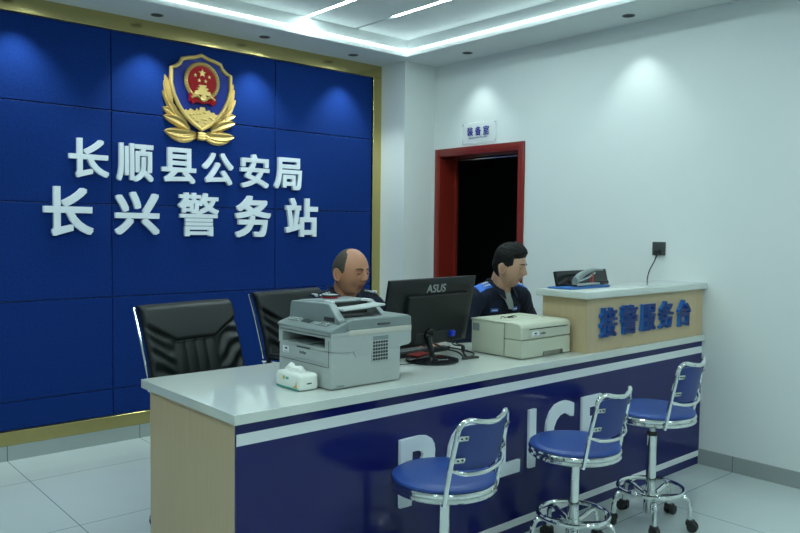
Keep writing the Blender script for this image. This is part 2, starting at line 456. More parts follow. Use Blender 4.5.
# ------------------------------------------------------------------ wall lettering
def wall_letter(nm, ch, x0, x1, z0, z1, y, depth, mats, bold, label, group):
    o = text_obj(nm, ch, frame((x0, y, z0), (1, 0, 0), (0, 0, 1)), x1-x0, z1-z0, depth, mats, bold)
    return tag(o, label, 'letter', group)
row1 = [('长', -2.852, -2.606, 1.722, 1.967), ('顺', -2.555, -2.313, 1.713, 1.96), ('县', -2.253, -2.007, 1.717, 1.956), ('公', -1.957, -1.72, 1.72, 1.944), ('安', -1.66, -1.422, 1.712, 1.956), ('局', -1.375, -1.134, 1.71, 1.951)]
row2 = [('长', -3.005, -2.707, 1.356, 1.661), ('兴', -2.569, -2.273, 1.365, 1.646), ('警', -2.137, -1.835, 1.356, 1.657), ('务', -1.703, -1.408, 1.35, 1.653), ('站', -1.277, -.983, 1.355, 1.651)]
for ch, x0, x1, z0, z1 in row1:
    wall_letter('wall_letter', ch, x0, x1, z0-.005, z1-.005, -.001, .025, [LETW], .024, 'raised white character %s in the upper row on the blue wall' % ch, 'white characters in the upper row')
for ch, x0, x1, z0, z1 in row2:
    wall_letter('wall_letter', ch, x0, x1, z0-.005, z1-.005, -.001, .025, [LETW], .016 if ch == '警' else .026, 'raised white character %s in the larger lower row on the blue wall' % ch, 'white characters in the lower row')

# ------------------------------------------------------------------ badge
bd = thing('police_badge', 'large gold and blue shield badge with red round emblem on the blue wall', 'badge', (-1.972, 0, 2.01))
MB = frame((0, -.005, 0), (1, 0, 0), (0, 0, 1))   # w axis points to -Y (towards the room)
half = [(0, .597), (.052, .577), (.104, .566), (.150, .552), (.168, .518), (.200, .492), (.232, .478), (.234, .373), (.214, .293), (.182, .227), (.137, .163), (.072, .105), (0, .065)]
def full(h): return h+[(-x, z) for x, z in reversed(h[1:-1])]
outer = full(half)
def inset(poly, k):
    cx, cz = 0, .34; n = len(poly); out = []
    for i in range(n):
        a = Vector(poly[i-1]); p = Vector(poly[i]); c = Vector(poly[(i+1) % n])
        t = (c-a).normalized(); nn = Vector((-t.y, t.x))
        if nn.dot(Vector((cx, cz))-p) < 0: nn = -nn
        out.append(tuple(p+nn*k))
    return out
inner = inset(outer, .026); mid = inset(outer, .013)
b = BM()
prism(b, inset(outer, .01), MB, .028); obj('shield_field', b, BLUEE, bd)
b = BM(); tube(b, [MB @ Vector((x, z, .030)) for x, z in mid], .0145, 10, True); sf = obj('shield_rim', b, BGOLD, bd)
b = BM()
cz = .405
def disc(b, r, z, w0, w1, n=40, mi=0, cx=0, sx=1): prism(b, [(cx+sx*r*math.cos(2*PI*k/n), z+r*math.sin(2*PI*k/n)) for k in range(n)], MB @ Matrix.Translation((0, 0, w0)), w1-w0, mi)
disc(b, .108, cz, .028, .040); obj('red_disc', b, REDE, bd)
b = BM(); tube(b, [MB @ Vector((.119*math.cos(2*PI*k/48), cz+.119*math.sin(2*PI*k/48), .038)) for k in range(48)], .0135, 10, True)
for k in range(30):
    a = -PI/3+k*(2*PI*.83)/29+PI*.0
    sph(b, MB @ Vector((.119*math.cos(a), cz+.119*math.sin(a), .050)), .008, n=1)
obj('wreath_ring', b, BGOLD, bd)
b = BM()
def star(b, x, z, r, rot=0, w=.04):
    prism(b, [(x+(r if k % 2 == 0 else r*.42)*math.sin(rot+k*PI/5), z+(r if k % 2 == 0 else r*.42)*math.cos(rot+k*PI/5)) for k in range(10)], MB @ Matrix.Translation((0, 0, w)), .006)
star(b, 0, .462, .030)
for x, z in ((-.052, .442), (.052, .442), (-.024, .410), (.024, .410)): star(b, x, z, .014)
obj('gold_star', b, BGOLD, bd)
b = BM()
for (hw, z0, z1, w1) in ((.030, .372, .380, .012), (.022, .362, .373, .009), (.042, .352, .361, .012), (.034, .340, .353, .008), (.062, .318, .340, .010), (.070, .312, .319, .014)):
    prism(b, [(-hw, z0), (hw, z0), (hw*.9, z1), (-hw*.9, z1)], MB @ Matrix.Translation((0, 0, .04)), w1)
obj('gate_relief', b, BGOLD, bd)
b = BM()
prism(b, [(-.095, .32), (-.06, .292), (0, .28), (.06, .292), (.095, .32), (.100, .262), (.088, .268), (.078, .245), (.045, .262), (0, .252), (-.045, .262), (-.078, .245), (-.088, .268), (-.100, .262)], MB @ Matrix.Translation((0, 0, .036)), .018)
obj('red_ribbon', b, REDE, bd)
b = BM()
tube(b, [MB @ Vector(p) for p in spline([(-.088, .285, .056), (-.045, .302, .060), (-.015, .276, .062), (.015, .276, .062), (.045, .302, .060), (.088, .285, .056)], 6)], .008, 8)
disc(b, .024, .288, .05, .066, 20)
obj('ribbon_gold_cord', b, BGOLD, bd)
b = BM()   # great wall relief
gw = [(-.125, .182), (-.135, .190), (-.118, .205), (-.10, .196), (-.085, .215), (-.065, .205), (-.05, .200), (-.04, .222), (-.02, .206), (-.012, .232), (.022, .230), (.028, .208), (.055, .215), (.07, .200), (.09, .204), (.105, .188), (.122, .192), (.118, .172), (.075, .128), (0, .095), (-.075, .128)]
prism(b, gw, MB @ Matrix.Translation((0, 0, .027)), .009)
for k in range(16):
    x = random.uniform(-.09, .09); z = random.uniform(.15, .20) if abs(x) > .05 else random.uniform(.12, .20)
    sph(b, MB @ Vector((x, z, .036)), .013, (1.4, .5, .7), 1)
obj('great_wall_relief', b, BGOLD, bd)
def leaf(b, p0, p1, wd, lift=.02, ribs=True, curve=0.0):
    p0 = Vector(p0); p1 = Vector(p1); d = p1-p0; n = Vector((-d.y, d.x)).normalized()
    N = 14; rings = []
    for i in range(N+1):
        t = i/N; hw = wd*math.sin(PI*min(1, (.06+t*.94)))**.62+.0015; c = p0+d*t+n*curve*math.sin(PI*t)
        h = lift*(.6+.4*math.sin(PI*t))
        z2 = (.004 if i % 2 else 0)
        rings.append([MB @ Vector((*(c-n*hw), .008)), MB @ Vector((*(c-n*hw*.55), h*.8+z2)), MB @ Vector((*c, h*.62)), MB @ Vector((*(c+n*hw*.55), h*.8+z2)), MB @ Vector((*(c+n*hw), .008)), MB @ Vector((*c, .0))])
    loft(b, rings)
for sg in (1, -1):
    b = BM()
    for (a, c, wd, lf, cv_) in (((.035, .045), (.262, .050), .034, .036, -.010), ((.030, .030), (.225, .018), .026, .030, -.012), ((.03, .04), (.15, .005), .022, .026, 0), ((.08, .075), (.268, .150), .030, .038, 0.012), ((.10, .10), (.272, .205), .030, .030, .016),
                        ((.17, .14), (.250, .258), .024, .034, .01), ((.20, .18), (.272, .315), .022, .028, .008), ((.21, .21), (.262, .385), .022, .030, .006), ((.215, .26), (.256, .425), .016, .022, .004)):
        leaf(b, (a[0]*sg, a[1]), (c[0]*sg, c[1]), wd*1.2, lf, curve=cv_*sg)
    obj('leaf_branch', b, BGOLD, bd)
b = BM(); box(b, -.026, .026, -.04, -.006, .003, .062, .006); 
for z in (.018, .034, .05): tube(b, [(-.028, -.042, z), (.028, -.042, z)], .004, 6)
obj('branch_band', b, BGOLD, bd)

# ------------------------------------------------------------------ door sign
sg_ = thing('door_sign', 'clear acrylic sign with blue characters above the doorway', 'sign', (0, 0, 0))
b = BM(); box(b, -.0125, -.0085, -.998, -.640, 2.10, 2.262, .001, 1); obj('acrylic_plate', b, ACR, sg_)
for y in (-.652, -.986):
    for z in (2.115, 2.25): 
        b = BM(); cyl(b, (0, y, z), (-.0145, y, z), .004, n=12); obj('standoff', b, STEEL, sg_)
for i, ch in enumerate('装备室'):
    text_obj('sign_character', ch, frame((-.013, -.695-i*.085, 2.160), (0, -1, 0), (0, 0, 1)), .064, .070, .0015, [SIGNB], .016, sg_)
text_obj('sign_text', 'Equipment Room', frame((-.013, -.715, 2.134), (0, -1, 0), (0, 0, 1)), .19, .017, .0012, [SIGNB], .0, sg_)

# wall socket
so = thing('wall_socket', 'dark grey square wall socket on the right wall with a plug', 'socket', (0, -2.384, 1.311))
b = BM(); box(b, -.011, 0, -.045, .045, -.043, .043, .004); obj('socket_plate', b, DARKG, so)
b = BM(); 
for (y, z) in ((-.009, .02), (.009, .02)): box(b, -.0125, -.010, y-.0015, y+.0015, z-.006, z+.006)
obj('socket_holes', b, VENTG, so)
pg = thing('power_plug', 'black plug in the wall socket with cable dropping behind the raised counter', 'plug', (0, -2.384, 1.291))
b = BM(); box(b, -.045, -.012, -.018, .014, -.018, .012, .006); cyl(b, (-.03, 0, -.012), (-.03, 0.004, -.035), .006, .004, 12); obj('plug_body', b, RUBBER, pg)
b = BM(); tube(b, spline([(-.03, .004, -.03), (-.036, .012, -.06), (-.06, .030, -.12), (-.075, .035, -.18), (-.06, .045, -.30), (-.05, .05, -.48)], 8), .004, 8); obj('cable', b, RUBBER, pg)

# ------------------------------------------------------------------ desk
dk = thing('reception_desk', 'long reception desk with white stone top, wooden end and navy front', 'desk', (0, 0, 0))
XD0 = -3.1756; YD = -2.686
b = BM(); box(b, XD0, XD0+.03, -1.99, YD+.012, 0, ZS-.035, .001, 1); obj('end_panel', b, WOOD, dk)
b = BM(); box(b, XD0+.0, -.003, YD, YD+.012, 0, ZS-.035, .001, 1); obj('front_panel', b, NAVY, dk)
b = BM(); box(b, XD0+.03, -.003, -2.66, -2.645, .1, ZS-.035); 
for x in (-2.2, -1.3, -.03): box(b, x-.01, x+.01, -2.674, -2.05, 0, ZS-.035)
obj('inner_panels', b, WOOD, dk)
b = BM(); box(b, XD0, -.003, YD-.0015, YD, .686, .726); obj('white_stripe', b, WHITE, dk, False)
b = BM(); box(b, XD0, -.003, YD-.0015, YD, .050, .084); obj('white_stripe', b, WHITE, dk, False)
b = BM(); box(b, -3.1923, -.002, -2.705, -1.941, ZS-.035, ZS, .0012, 1); obj('worktop', b, STONE, dk)
rc = thing('raised_counter', 'raised wooden counter box with white stone top at the wall end of the desk', 'counter', (0, 0, 0))
b = BM(); box(b, -1.198, -.004, -2.682, -2.402, ZS, 1.077, .001, 1); obj('counter_body', b, WOOD, rc)
b = BM(); box(b, -1.238, -.002, -2.708, -2.386, 1.077, 1.112, .0022, 2); obj('counter_top', b, STONE, rc)
for ch, x0, x1, z0, z1 in (('接', -1.101, -.955, .87, 1.024), ('警', -.913, -.759, .871, 1.025), ('服', -.718, -.572, .873, 1.02), ('务', -.525, -.38, .872, 1.026), ('台', -.32, -.182, .868, 1.023)):
    wall_letter('counter_letter', ch, x0, x1, z0, z1, -2.683, .020, [LETB, LETBS], .02, 'raised dark blue character %s on the wooden raised counter' % ch, 'blue characters on the raised counter')
XF = {'P': (-2.459, -2.269), 'O': (-2.19, -1.965), 'L': (-1.881, -1.725), 'I': (-1.66, -1.612), 'C': (-1.534, -1.315), 'E': (-1.244, -1.075)}
for ch in 'POLICE':
    x0, x1 = XF[ch]; e = .006 if ch in 'OC' else 0
    wall_letter('front_letter', ch, x0, x1, .308-e, .583+e, YD-.0005, .014, [LETW], .034, 'raised white capital letter %s on the navy desk front' % ch, 'white letters on the desk front')

# ------------------------------------------------------------------ stools
def make_stool(seat_z, back=True, rod=.035):
    t = thing('bar_stool', 'x', 'stool', group='blue bar stools before the desk')
    SR = .200
    zt = seat_z
    b = BM()
    lathe(b, [(.001, zt-.022), (SR-.010, zt-.022), (SR-.004, zt-.017), (SR-.006, zt-.010), (SR-.018, zt-.003), (SR-.05, zt-.0005), (.001, zt)], n=56)
    s = obj('seat_cushion', b, BLUEV, t)
    b = BM()
    lathe(b, [(SR-.012, zt-.060), (SR-.004, zt-.058), (SR, zt-.053), (SR-.002, zt-.044), (SR-.008, zt-.041), (SR-.002, zt-.038), (SR, zt-.029), (SR-.003, zt-.022), (SR-.010, zt-.019), (SR-.016, zt-.021), (SR-.018, zt-.058)], n=56)
    obj('seat_ring', b, CHROME, t)
    b = BM(); lathe(b, [(.001, zt-.062), (SR-.02, zt-.062), (SR-.02, zt-.052), (.001, zt-.052)], n=40); obj('seat_underside', b, RUBBER, t)
    b = BM(); cyl(b, (0, 0, .30), (0, 0, zt-.062), .014, n=20); cyl(b, (0, 0, zt-.085), (0, 0, zt-.062), .020, .03, 20)
    obj('gas_rod', b, STEEL, t)
    b = BM(); cyl(b, (0, 0, .08), (0, 0, zt-.065-rod), .0235, n=28); cyl(b, (0, 0, .055), (0, 0, .16), .031, n=28); obj('column', b, CHROME, t)
    b = BM(); lathe(b, [(.010, zt-.070-rod), (.025, zt-.070-rod), (.0265, zt-.062-rod), (.024, zt-.054-rod), (.010, zt-.054-rod)], n=28); obj('column_collar', b, RUBBER, t)
    b = BM(); zr = .178
    tube(b, [(0.152*math.cos(2*PI*k/56), 0.152*math.sin(2*PI*k/56), zr) for k in range(56)], .0105, 10, True); obj('foot_ring', b, CHROME, t)
    for k in range(5):
        a = 2*PI*k/5-.10
        ca, sa = math.cos(a), math.sin(a)
        b = BM()
        tube(b, spline([(.02*ca, .02*sa, .135), (.09*ca, .09*sa, .150), (.145*ca, .145*sa, .160), (.176*ca, .176*sa, .135), (.184*ca, .184*sa, .055)], 7), .0115, 10)
        lg = obj('leg', b, CHROME, t)
        b = BM(); P = Vector((.184*ca, .184*sa, 0)); tdir = Vector((-sa, ca, 0)); r_ = Vector((ca, sa, 0))
        q = P+r_*.012
        for s_ in (-1, 1): cyl(b, q+tdir*(s_*.008)+Vector((0, 0, .0262)), q+tdir*(s_*.024)+Vector((0, 0, .0262)), .026, .022, 20)
        box(b, -.018, .022, -.021, .021, .030, .058, .008, M=Matrix.Translation(P) @ Matrix.Rotation(a, 4, 'Z'))
        obj('caster', b, RUBBER, lg)
    if back:
        # tube frame: two uprights tied by an arched top bar and a curved lower bar
        s = .154; zb = zt+.245; y0_ = -.125
        up = spline([(-s, y0_, zt-.062), (-s, y0_-.006, zt-.04), (-s+.002, y0_-.024, zt+.06), (-s+.007, y0_-.046, zt+.17), (-s+.014, y0_-.056, zb-.022), (-s+.042, y0_-.070, zb), (-s+.090, y0_-.090, zb-.008), (0, y0_-.098, zb-.016),
                     (s-.090, y0_-.090, zb-.008), (s-.042, y0_-.070, zb), (s-.014, y0_-.056, zb-.022), (s-.007, y0_-.046, zt+.17), (s-.002, y0_-.024, zt+.06), (s, y0_-.006, zt-.04), (s, y0_, zt-.062)], 7)
        b = BM(); tube(b, up, .0098, 10)
        tube(b, spline([(-s+.003, y0_-.028, zt+.070), (-s+.05, y0_-.055, zt+.052), (0, y0_-.070, zt+.044), (s-.05, y0_-.055, zt+.052), (s-.003, y0_-.028, zt+.070)], 7), .0085, 10)
        obj('back_frame', b, CHROME, t)
        b = BM(); NX, NZ = 14, 8
        rings = []
        for i in range(NX+1):
            u = -1+2*i/NX; x = u*(s-.012)
            rr = []
            z0 = zt+.054+.018*abs(u)**2; z1 = zb-.020-.016*abs(u)**6+.006*abs(u)
            prof = [(0, z0), (0, z1)]
            def yy(z): tt = (z-zt)/.245; return y0_-.012-.048*tt-(1-u*u)*.036
            front = [Vector((x, yy(z0+(z1-z0)*k/NZ)+.008, z0+(z1-z0)*k/NZ)) for k in range(NZ+1)]
            backp = [Vector((x, yy(z0+(z1-z0)*k/NZ)-.002, z0+(z1-z0)*k/NZ)) for k in reversed(range(NZ+1))]
            rings.append(front+backp)
        loft(b, rings); obj('backrest', b, BLUEP, t)
        for sx in (-1, 1):
            for zz in (zt+.105, zt+.185):
                tt = (zz-zt)/.245; x = sx*(s-.026); y = y0_-.012-.048*tt-.013
                b = BM(); Mx = Matrix.Translation((x, y, zz)) @ Matrix.Rotation(math.radians(14)*1, 4, 'X') @ Matrix.Rotation(-sx*math.radians(-14), 4, 'Z')
                box(b, -.024, .024, -.004, .0, -.0105, .0105, .004, M=Mx)
                for dx in (-.008, .012): cyl(b, Mx @ Vector((dx, -.0065, 0)), Mx @ Vector((dx, -.003, 0)), .0035, n=10, mi=1)
                obj('bracket', b, [STEEL, VENTG], t)
    return t
st_pos = [(-2.435, -2.920, .512, .035, 'nearest the camera, before letters P and O'), (-1.678, -2.965, .503, .030, 'middle of the three, before letter C'), (-1.105, -3.003, .576, .070, 'nearest the right wall and set highest')]
for x, y, zt, rod, s in st_pos:
    t = make_stool(zt, True, rod); t.location = (x, y, 0); t.rotation_euler = (0, 0, math.radians(6)); t['label'] = 'blue chrome stool with backrest, '+s

# ------------------------------------------------------------------ leather chairs
def make_leather_chair():
    t = thing('office_chair', 'x', 'chair')     # faces local -Y, origin under the seat
    W2 = .268
    # back: curved slab; param u across, v up
    def bp(u, v, off):
        # v 0..1 from z .50 to 1.03
        z = .49+.545*v
        y = .170+.145*v-.030*math.sin(v*PI)
        x = u*(W2+.004*(1-v))
        curl = -.030*u*u*(1-.5*v)
        n = off
        return Vector((x, y+curl-n, z+off*.12))
    NU, NV = 90, 80
    def hgt(u, v):
        th = .030
        au = abs(u)
        # headrest panel border: v from .62 at centre to .80 at side
        hb = .66 if au < .42 else .66+(au-.42)/.58*.17
        h = 0
        if v > hb: h = .016*min(1, (v-hb)/.035)**.5
        else:
            if au < .46:
                ph = (u/.46*2.0) % 1.0   # four vertical channels
                h = .009*math.sin(PI*ph)**.5-.004
            else:
                h = .006*math.sin(v*46-au*9+1.8*math.sin(u*7+v*9))*min(1, (au-.46)/.1)*min(1, (1-au)/.12+.2)
        edge = max(0, (au-.93)/.07)
        h -= .018*edge**2
        if v > .95: h -= .025*((v-.95)/.05)**2
        return th+h
    b = BM(); F = []; Bk = []
    for i in range(NU+1):
        u = -1+2*i/NU
        F.append([b.verts.new(bp(u, j/NV, hgt(u, j/NV))) for j in range(NV+1)])
        Bk.append([b.verts.new(bp(u, j/NV, -.018+.010*max(0, (abs(u)-.9)/.1))) for j in range(NV+1)])
    for i in range(NU):
        for j in range(NV):
            b.faces.new((F[i][j], F[i+1][j], F[i+1][j+1], F[i][j+1])); b.faces.new((Bk[i][j], Bk[i][j+1], Bk[i+1][j+1], Bk[i+1][j]))
    for i in range(NU):
        b.faces.new((F[i][0], Bk[i][0], Bk[i+1][0], F[i+1][0])); b.faces.new((F[i][NV], F[i+1][NV], Bk[i+1][NV], Bk[i][NV]))
    for j in range(NV):
        b.faces.new((F[0][j], F[0][j+1], Bk[0][j+1], Bk[0][j])); b.faces.new((F[NU][j], Bk[NU][j], Bk[NU][j+1], F[NU][j+1]))
    bk = obj('backrest', b, LEATH, t)
    bk.data.set_sharp_from_angle(angle=math.radians(80))
    b = BM()
    hbf = lambda u: .66 if abs(u) < .42 else .66+(abs(u)-.42)/.58*.17
    tube(b, [bp(u, hbf(u), hgt(u, hbf(u))+.0035) for u in [(-.96+1.92*k/48) for k in range(49)]], .0035, 6)
    obj('headrest_seam', b, SEAM, bk)
    # seat
    b = BM(); vs = box(b, -.222, .222, -.30, .18, .415, .505, .035, 4); obj('seat', b, LEATH, t)
    # side frames with armrests
    for sx in (-1, 1):
        b = BM(); X = sx*.262
        tube(b, spline([(X*.985, .338, 1.020), (X*1.0, .285, .90), (X*.98, .222, .70), (X*.90, .200, .54), (X*.82, .15, .425), (X*.80, -.05, .405), (X*.78, -.20, .408)], 7), .0075, 8); obj('side_frame', b, CHROME, t)
        b = BM(); tube(b, spline([(X*.97, .215, .64), (X*.95, .12, .645), (X*.95, -.06, .64), (X*.94, -.13, .60), (X*.90, -.10, .42)], 6), .014, 8); ar = obj('armrest', b, CHROME, t)
        b = BM(); box(b, X*.95-.024, X*.95+.024, -.14, .16, .665, .693, .012, 3); obj('arm_pad', b, LEATH, ar)
    b = BM(); cyl(b, (0, 0, .06), (0, 0, .415), .028, n=24); cyl(b, (0, 0, .395), (0, 0, .416), .09, n=24); obj('column', b, CHROME, t)
    b = BM(); lathe(b, [(.02, 0), (.328, 0), (.336, .006), (.336, .026), (.325, .036), (.10, .050), (.035, .066), (.02, .066)], n=64); obj('base_disc', b, CHROME, t)
    return t
c1 = make_leather_chair(); c1.location = (-2.660, -1.615, 0); c1.rotation_euler = (0, 0, math.radians(10))
c1['label'] = 'empty black leather office chair behind the left end of the desk'
c1['group'] = 'black leather chairs behind the desk'
c2 = copy_tree(c1); c2.location = (-1.79, -1.26, 0); c2.rotation_euler = (0, 0, math.radians(10))
c2['label'] = 'black leather office chair behind the seated bald officer'

# ------------------------------------------------------------------ multifunction printer (front faces -X)
pr = thing('multifunction_printer', 'large grey multifunction printer with document feeder, on the left of the desk', 'printer', (-2.53, -2.42, ZS))
X0, X1, Y0, Y1 = -.200, .155, -.180, .182   # local: front x=X0, camera side y=Y0
b = BM(); box(b, X0, X1, Y0, Y1, .002, .150, .010, 3); obj('lower_body', b, GREYL, pr)
b = BM()
# upper body with the paper exit cut out at the front
ux1 = X1+.052
ov = [(X0, .096), (X0, .205), (ux1, .212), (ux1, .150), (ux1-.012, .143), (X1+.0, .136), (X0+.06, .096)]
MY = Matrix(((1, 0, 0, 0), (0, 0, 1, 0), (0, 1, 0, 0), (0, 0, 0, 1)))   # (u,v,w)->(u,w,v)
def sliceY(poly, y0, y1, mi=0): prism(b, poly, MY @ Matrix.Translation((0, 0, y0)), y1-y0, mi)
sliceY([(X0, .150), (X0, .208), (ux1, .208), (ux1, .155), (ux1-.012, .146), (X1, .142), (X0+.04, .142)], Y0-.003, Y0+.036)
sliceY([(X0, .150), (X0, .208), (ux1, .208), (ux1, .155), (ux1-.012, .146), (X1, .142), (X0+.04, .142)], Y1-.028, Y1)
sliceY([(X0+.16, .142), (X0+.16, .208), (ux1, .208), (ux1, .155), (ux1-.012, .146), (X1, .142)], Y0+.036, Y1-.028)
box(b, X0, X0+.16, Y0+.036, Y1-.028, .197, .208)
box(b, X0, X0+.16, Y0+.036, Y1-.028, .146, .158)
obj('upper_body', b, GREYL, pr, False)
b = BM(); box(b, X0+.02, X0+.158, Y0+.038, Y1-.030, .158, .160); box(b, X0+.155, X0+.159, Y0+.037, Y1-.029, .160, .196)
for yy in (-.03, .045): box(b, X0+.01, X0+.11, yy, yy+.008, .160, .166, .002)
obj('output_tray', b, GREYM, pr, False)
b = BM(); box(b, X0-.003, X0+.002, Y0+.034, Y1-.028, .100, .144, .0015, 1); dp = obj('front_flap', b, GREYL, pr)
b = BM(); box(b, X0-.004, X0, Y0+.135, Y0+.225, .1425, .149, .001, 1); obj('flap_handle', b, DARKG, dp)
b = BM(); box(b, X0-.0012, X0+.003, Y0+.012, Y1-.008, .0865, .0885); box(b, X0-.0009, X0+.002, Y0+.010, Y0+.0125, .088, .19); obj('panel_gap', b, DARKG, pr, False)
b = BM(); box(b, X0-.0045, X0-.002, Y1-.080, Y1-.036, .112, .138, .0005, 1); st_ = obj('white_label', b, WHITE, dp)
b = BM(); sph(b, (X0-.0045, Y1-.062, .129), .011, (.05, 1, .42), 2, 0); box(b, X0-.005, X0-.0044, Y1-.076, Y1-.048, .1155, .1175); obj('label_print', b, DARKG, st_)
text_obj('brand_text', 'brother', frame((X0-.0031, Y1-.158, .1195), (0, -1, 0), (0, 0, 1)), .046, .0135, .0006, [DARKG], .015, dp)
# side details (plane y=Y0)
b = BM(); 
for i in range(6):
    for j in range(6):
        x = X0+.206+i*.0132; z = .096+j*.0135
        box(b, x, x+.0085, Y0-.0045, Y0-.002, z, z+.0088)
obj('vent_holes', b, VENTG, pr, False)
b = BM(); box(b, X0+.204, X0+.285, Y0-.0035, Y0, .176, .193, .001, 1); obj('side_grip', b, GREYM, pr)
b = BM(); box(b, X0+.199, X0+.289, Y0-.0025, Y0, .090, .178, .001, 1); box(b, X0+.238, X0+.25, Y0-.0050, Y0, .0885, .0915); obj('vent_plate', b, GREYL, pr)
b = BM(); 
for k in range(9): box(b, X0+.03+k*.004, X0+.032+k*.004, Y0-.0012, Y0+.002, .010, .017)
obj('small_vent', b, GREYM, pr, False)
b = BM()
prism(b, [(X0+.095, .207), (X0+.10, .155), (X0+.12, .118), (X1-.03, .136), (ux1-.012, .148), (ux1, .165), (ux1, .207)], MY @ Matrix.Translation((0, 0, Y0-.0022)), .003)
obj('side_cover', b, GREYL, pr, False)
# beige mid band and grey scanner
b = BM(); box(b, X0+.085, ux1+.002, Y0-.005, Y1+.002, .200, .226, .004, 2); obj('scanner_band', b, GREYB, pr)
b = BM(); box(b, X0, X0+.09, Y0-.004, Y1+.002, .200, .222, .004, 2); obj('scanner_front_band', b, GREYL, pr)
b = BM()
lid = [(X0+.075, .222), (X0+.075, .258), (X0+.10, .268), (ux1-.02, .268), (ux1, .260), (ux1+.002, .222)]
prism(b, lid, MY @ Matrix.Translation((0, 0, Y0-.005)), Y1-Y0+.007); ld_ = obj('scanner_lid', b, GREYM, pr)
m_ = ld_.modifiers.new('b', 'BEVEL'); m_.width = .006; m_.segments = 2
b = BM(); box(b, X0+.225, X0+.29, Y0-.009, Y0-.003, .236, .245, .002, 2); obj('lid_latch', b, DARKG, ld_)
# control panel
b = BM()
prism(b, [(X0-.006, .217), (X0-.008, .226), (X0+.004, .234), (X0+.074, .256), (X0+.074, .217)], MY @ Matrix.Translation((0, 0, Y0-.005)), Y1-Y0+.007)
cp = obj('control_panel', b, GREYM, pr); m_ = cp.modifiers.new('b', 'BEVEL'); m_.width = .004; m_.segments = 2
nv = Vector((-.018, 0, .07)).normalized()
MCP = frame((X0+.012, Y1, .2392), (0, -1, 0), (.97, 0, .243))
b = BM(); box(b, .125, .185, .012, .045, 0, .002, M=MCP); obj('lcd_screen', b, LCD, cp)
b = BM()
for i in range(4):
    for j in range(3): box(b, .235+i*.020, .248+i*.020, .006+j*.015, .014+j*.015, 0, .0035, .001, 1, M=MCP)
obj('button_grid', b, GREYL, cp); b = BM()
for i in range(4):
    for j in range(2): box(b, .03+i*.020, .044+i*.020, .012+j*.018, .021+j*.018, 0, .0035, .001, 1, M=MCP)
obj('button_group', b, GREYL, cp)
# document feeder: left end cap, housing, right wing, tray plate
MX = Matrix(((0, 0, 1, 0), (1, 0, 0, 0), (0, 1, 0, 0), (0, 0, 0, 1)))   # (u,v,w)->(w,u,v)
adf = BM(); b = adf
cap = [(Y1-.004, .240), (Y1-.012, .308), (Y1-.022, .318), (Y0+.090, .324), (Y0+.074, .318), (Y0+.034, .280), (Y0+.012, .264), (Y0+.010, .240)]
prism(b, cap, MX @ Matrix.Translation((0, 0, X0+.048)), .034)
hs = [(Y1-.004, .240), (Y1-.012, .308), (Y1-.022, .320), (Y0+.170, .326), (Y0+.160, .319), (Y0+.20, .290), (Y0+.22, .240)]
prism(b, hs, MX @ Matrix.Translation((0, 0, X0+.082)), .216)
prism(b, [(Y1-.004, .252), (Y1-.014, .312), (Y1-.024, .321), (Y0+.150, .324), (Y0+.115, .306), (Y0+.06, .268), (Y0+.055, .255)], MX @ Matrix.Translation((0, 0, X0+.298)), .028)
fd = obj('document_feeder', adf, GREYM, pr); m_ = fd.modifiers.new('b', 'BEVEL'); m_.width = .004; m_.segments = 2
b = BM()
rr_ = []
for (x, dz) in ((X0+.083, 0), (X0+.19, .004), (X0+.292, .012)):
    rr_.append([Vector((x, Y0+.105, .300+dz)), Vector((x, Y0+.105, .304+dz)), Vector((x, Y0+.030, .304+dz)), Vector((x, Y0+.026, .299+dz)), Vector((x, Y0+.030, .296+dz))])
loft(b, rr_)
obj('document_tray', b, GREYL, fd)
b = BM(); box(b, X0+.084, X0+.296, Y0+.150, Y0+.22, .266, .316, mi=0); box(b, X0+.084, X0+.294, Y0+.05, Y0+.2, .266, .270); obj('feeder_slot_shade', b, VENTG, fd, False)  # black boxes paint the shade inside the feeder slot and under its tray
b = BM()
for k, x in enumerate((X0+.088, X0+.275)):
    for q in (0, .010): box(b, x+q, x+q+.006, Y0+.115, Y0+.165, .318, .3285, .001, 1)
obj('paper_guides', b, WHITE, fd)
b = BM(); box(b, X0+.0465, X0+.049, Y0+.04, Y0+.11, .256, .272); obj('feeder_grip', b, DARKG, fd, False)
# round tin on the feeder
b = BM(); c = (-2.53+X0+.205, -2.42+Y1-.075, ZS+.3235)
lathe(b, [(.001, 0), (.034, 0), (.036, .003), (.036, .006)], c, 36, 0); lathe(b, [(.001, .0062), (.037, .0062), (.037, .012), (.034, .014)], c, 36, 1); lathe(b, [(.001, .0125), (.033, .0135), (.033, .0145), (.001, .0147)], c, 36, 2)
tag(obj('round_tin', b, [REDE, RUBBER, GREYL]), 'small round black and red tin lying on top of the document feeder', 'tin')

# ------------------------------------------------------------------ tissue pack
tp = thing('tissue_pack', 'white soft pack of tissues standing in front of the big grey printer', 'tissues', (-2.789, -2.462, ZS), math.radians(1))
b = BM(); vs = box(b, -.045, .045, -.083, .083, .001, .064, .014, 4)
bmesh.ops.subdivide_edges(b, edges=b.edges[:], cuts=2, use_grid_fill=True)
for v in b.verts: v.co += Vector((0, 0, .003))*noise.noise(v.co*45) if v.co.z > .03 else Vector()
obj('wrap', b, TISW, tp)
b = BM(); N = 26; rings = []
for i in range(N+1):
    t = i/N; y = .068-.115*t
    hh = .020+.016*math.sin(PI*min(1, t*1.1))+.007*math.sin(t*9)
    x = .004*math.sin(t*11)
    th = .012+.006*math.sin(t*7)**2
    rings.append([Vector((x-th, y, .056)), Vector((x-th*.75, y, .056+hh*.7)), Vector((x, y, .056+hh)), Vector((x+th*.8, y, .056+hh*.8)), Vector((x+th, y, .056))])
loft(b, rings); obj('tissue_tuft', b, TISP, tp)
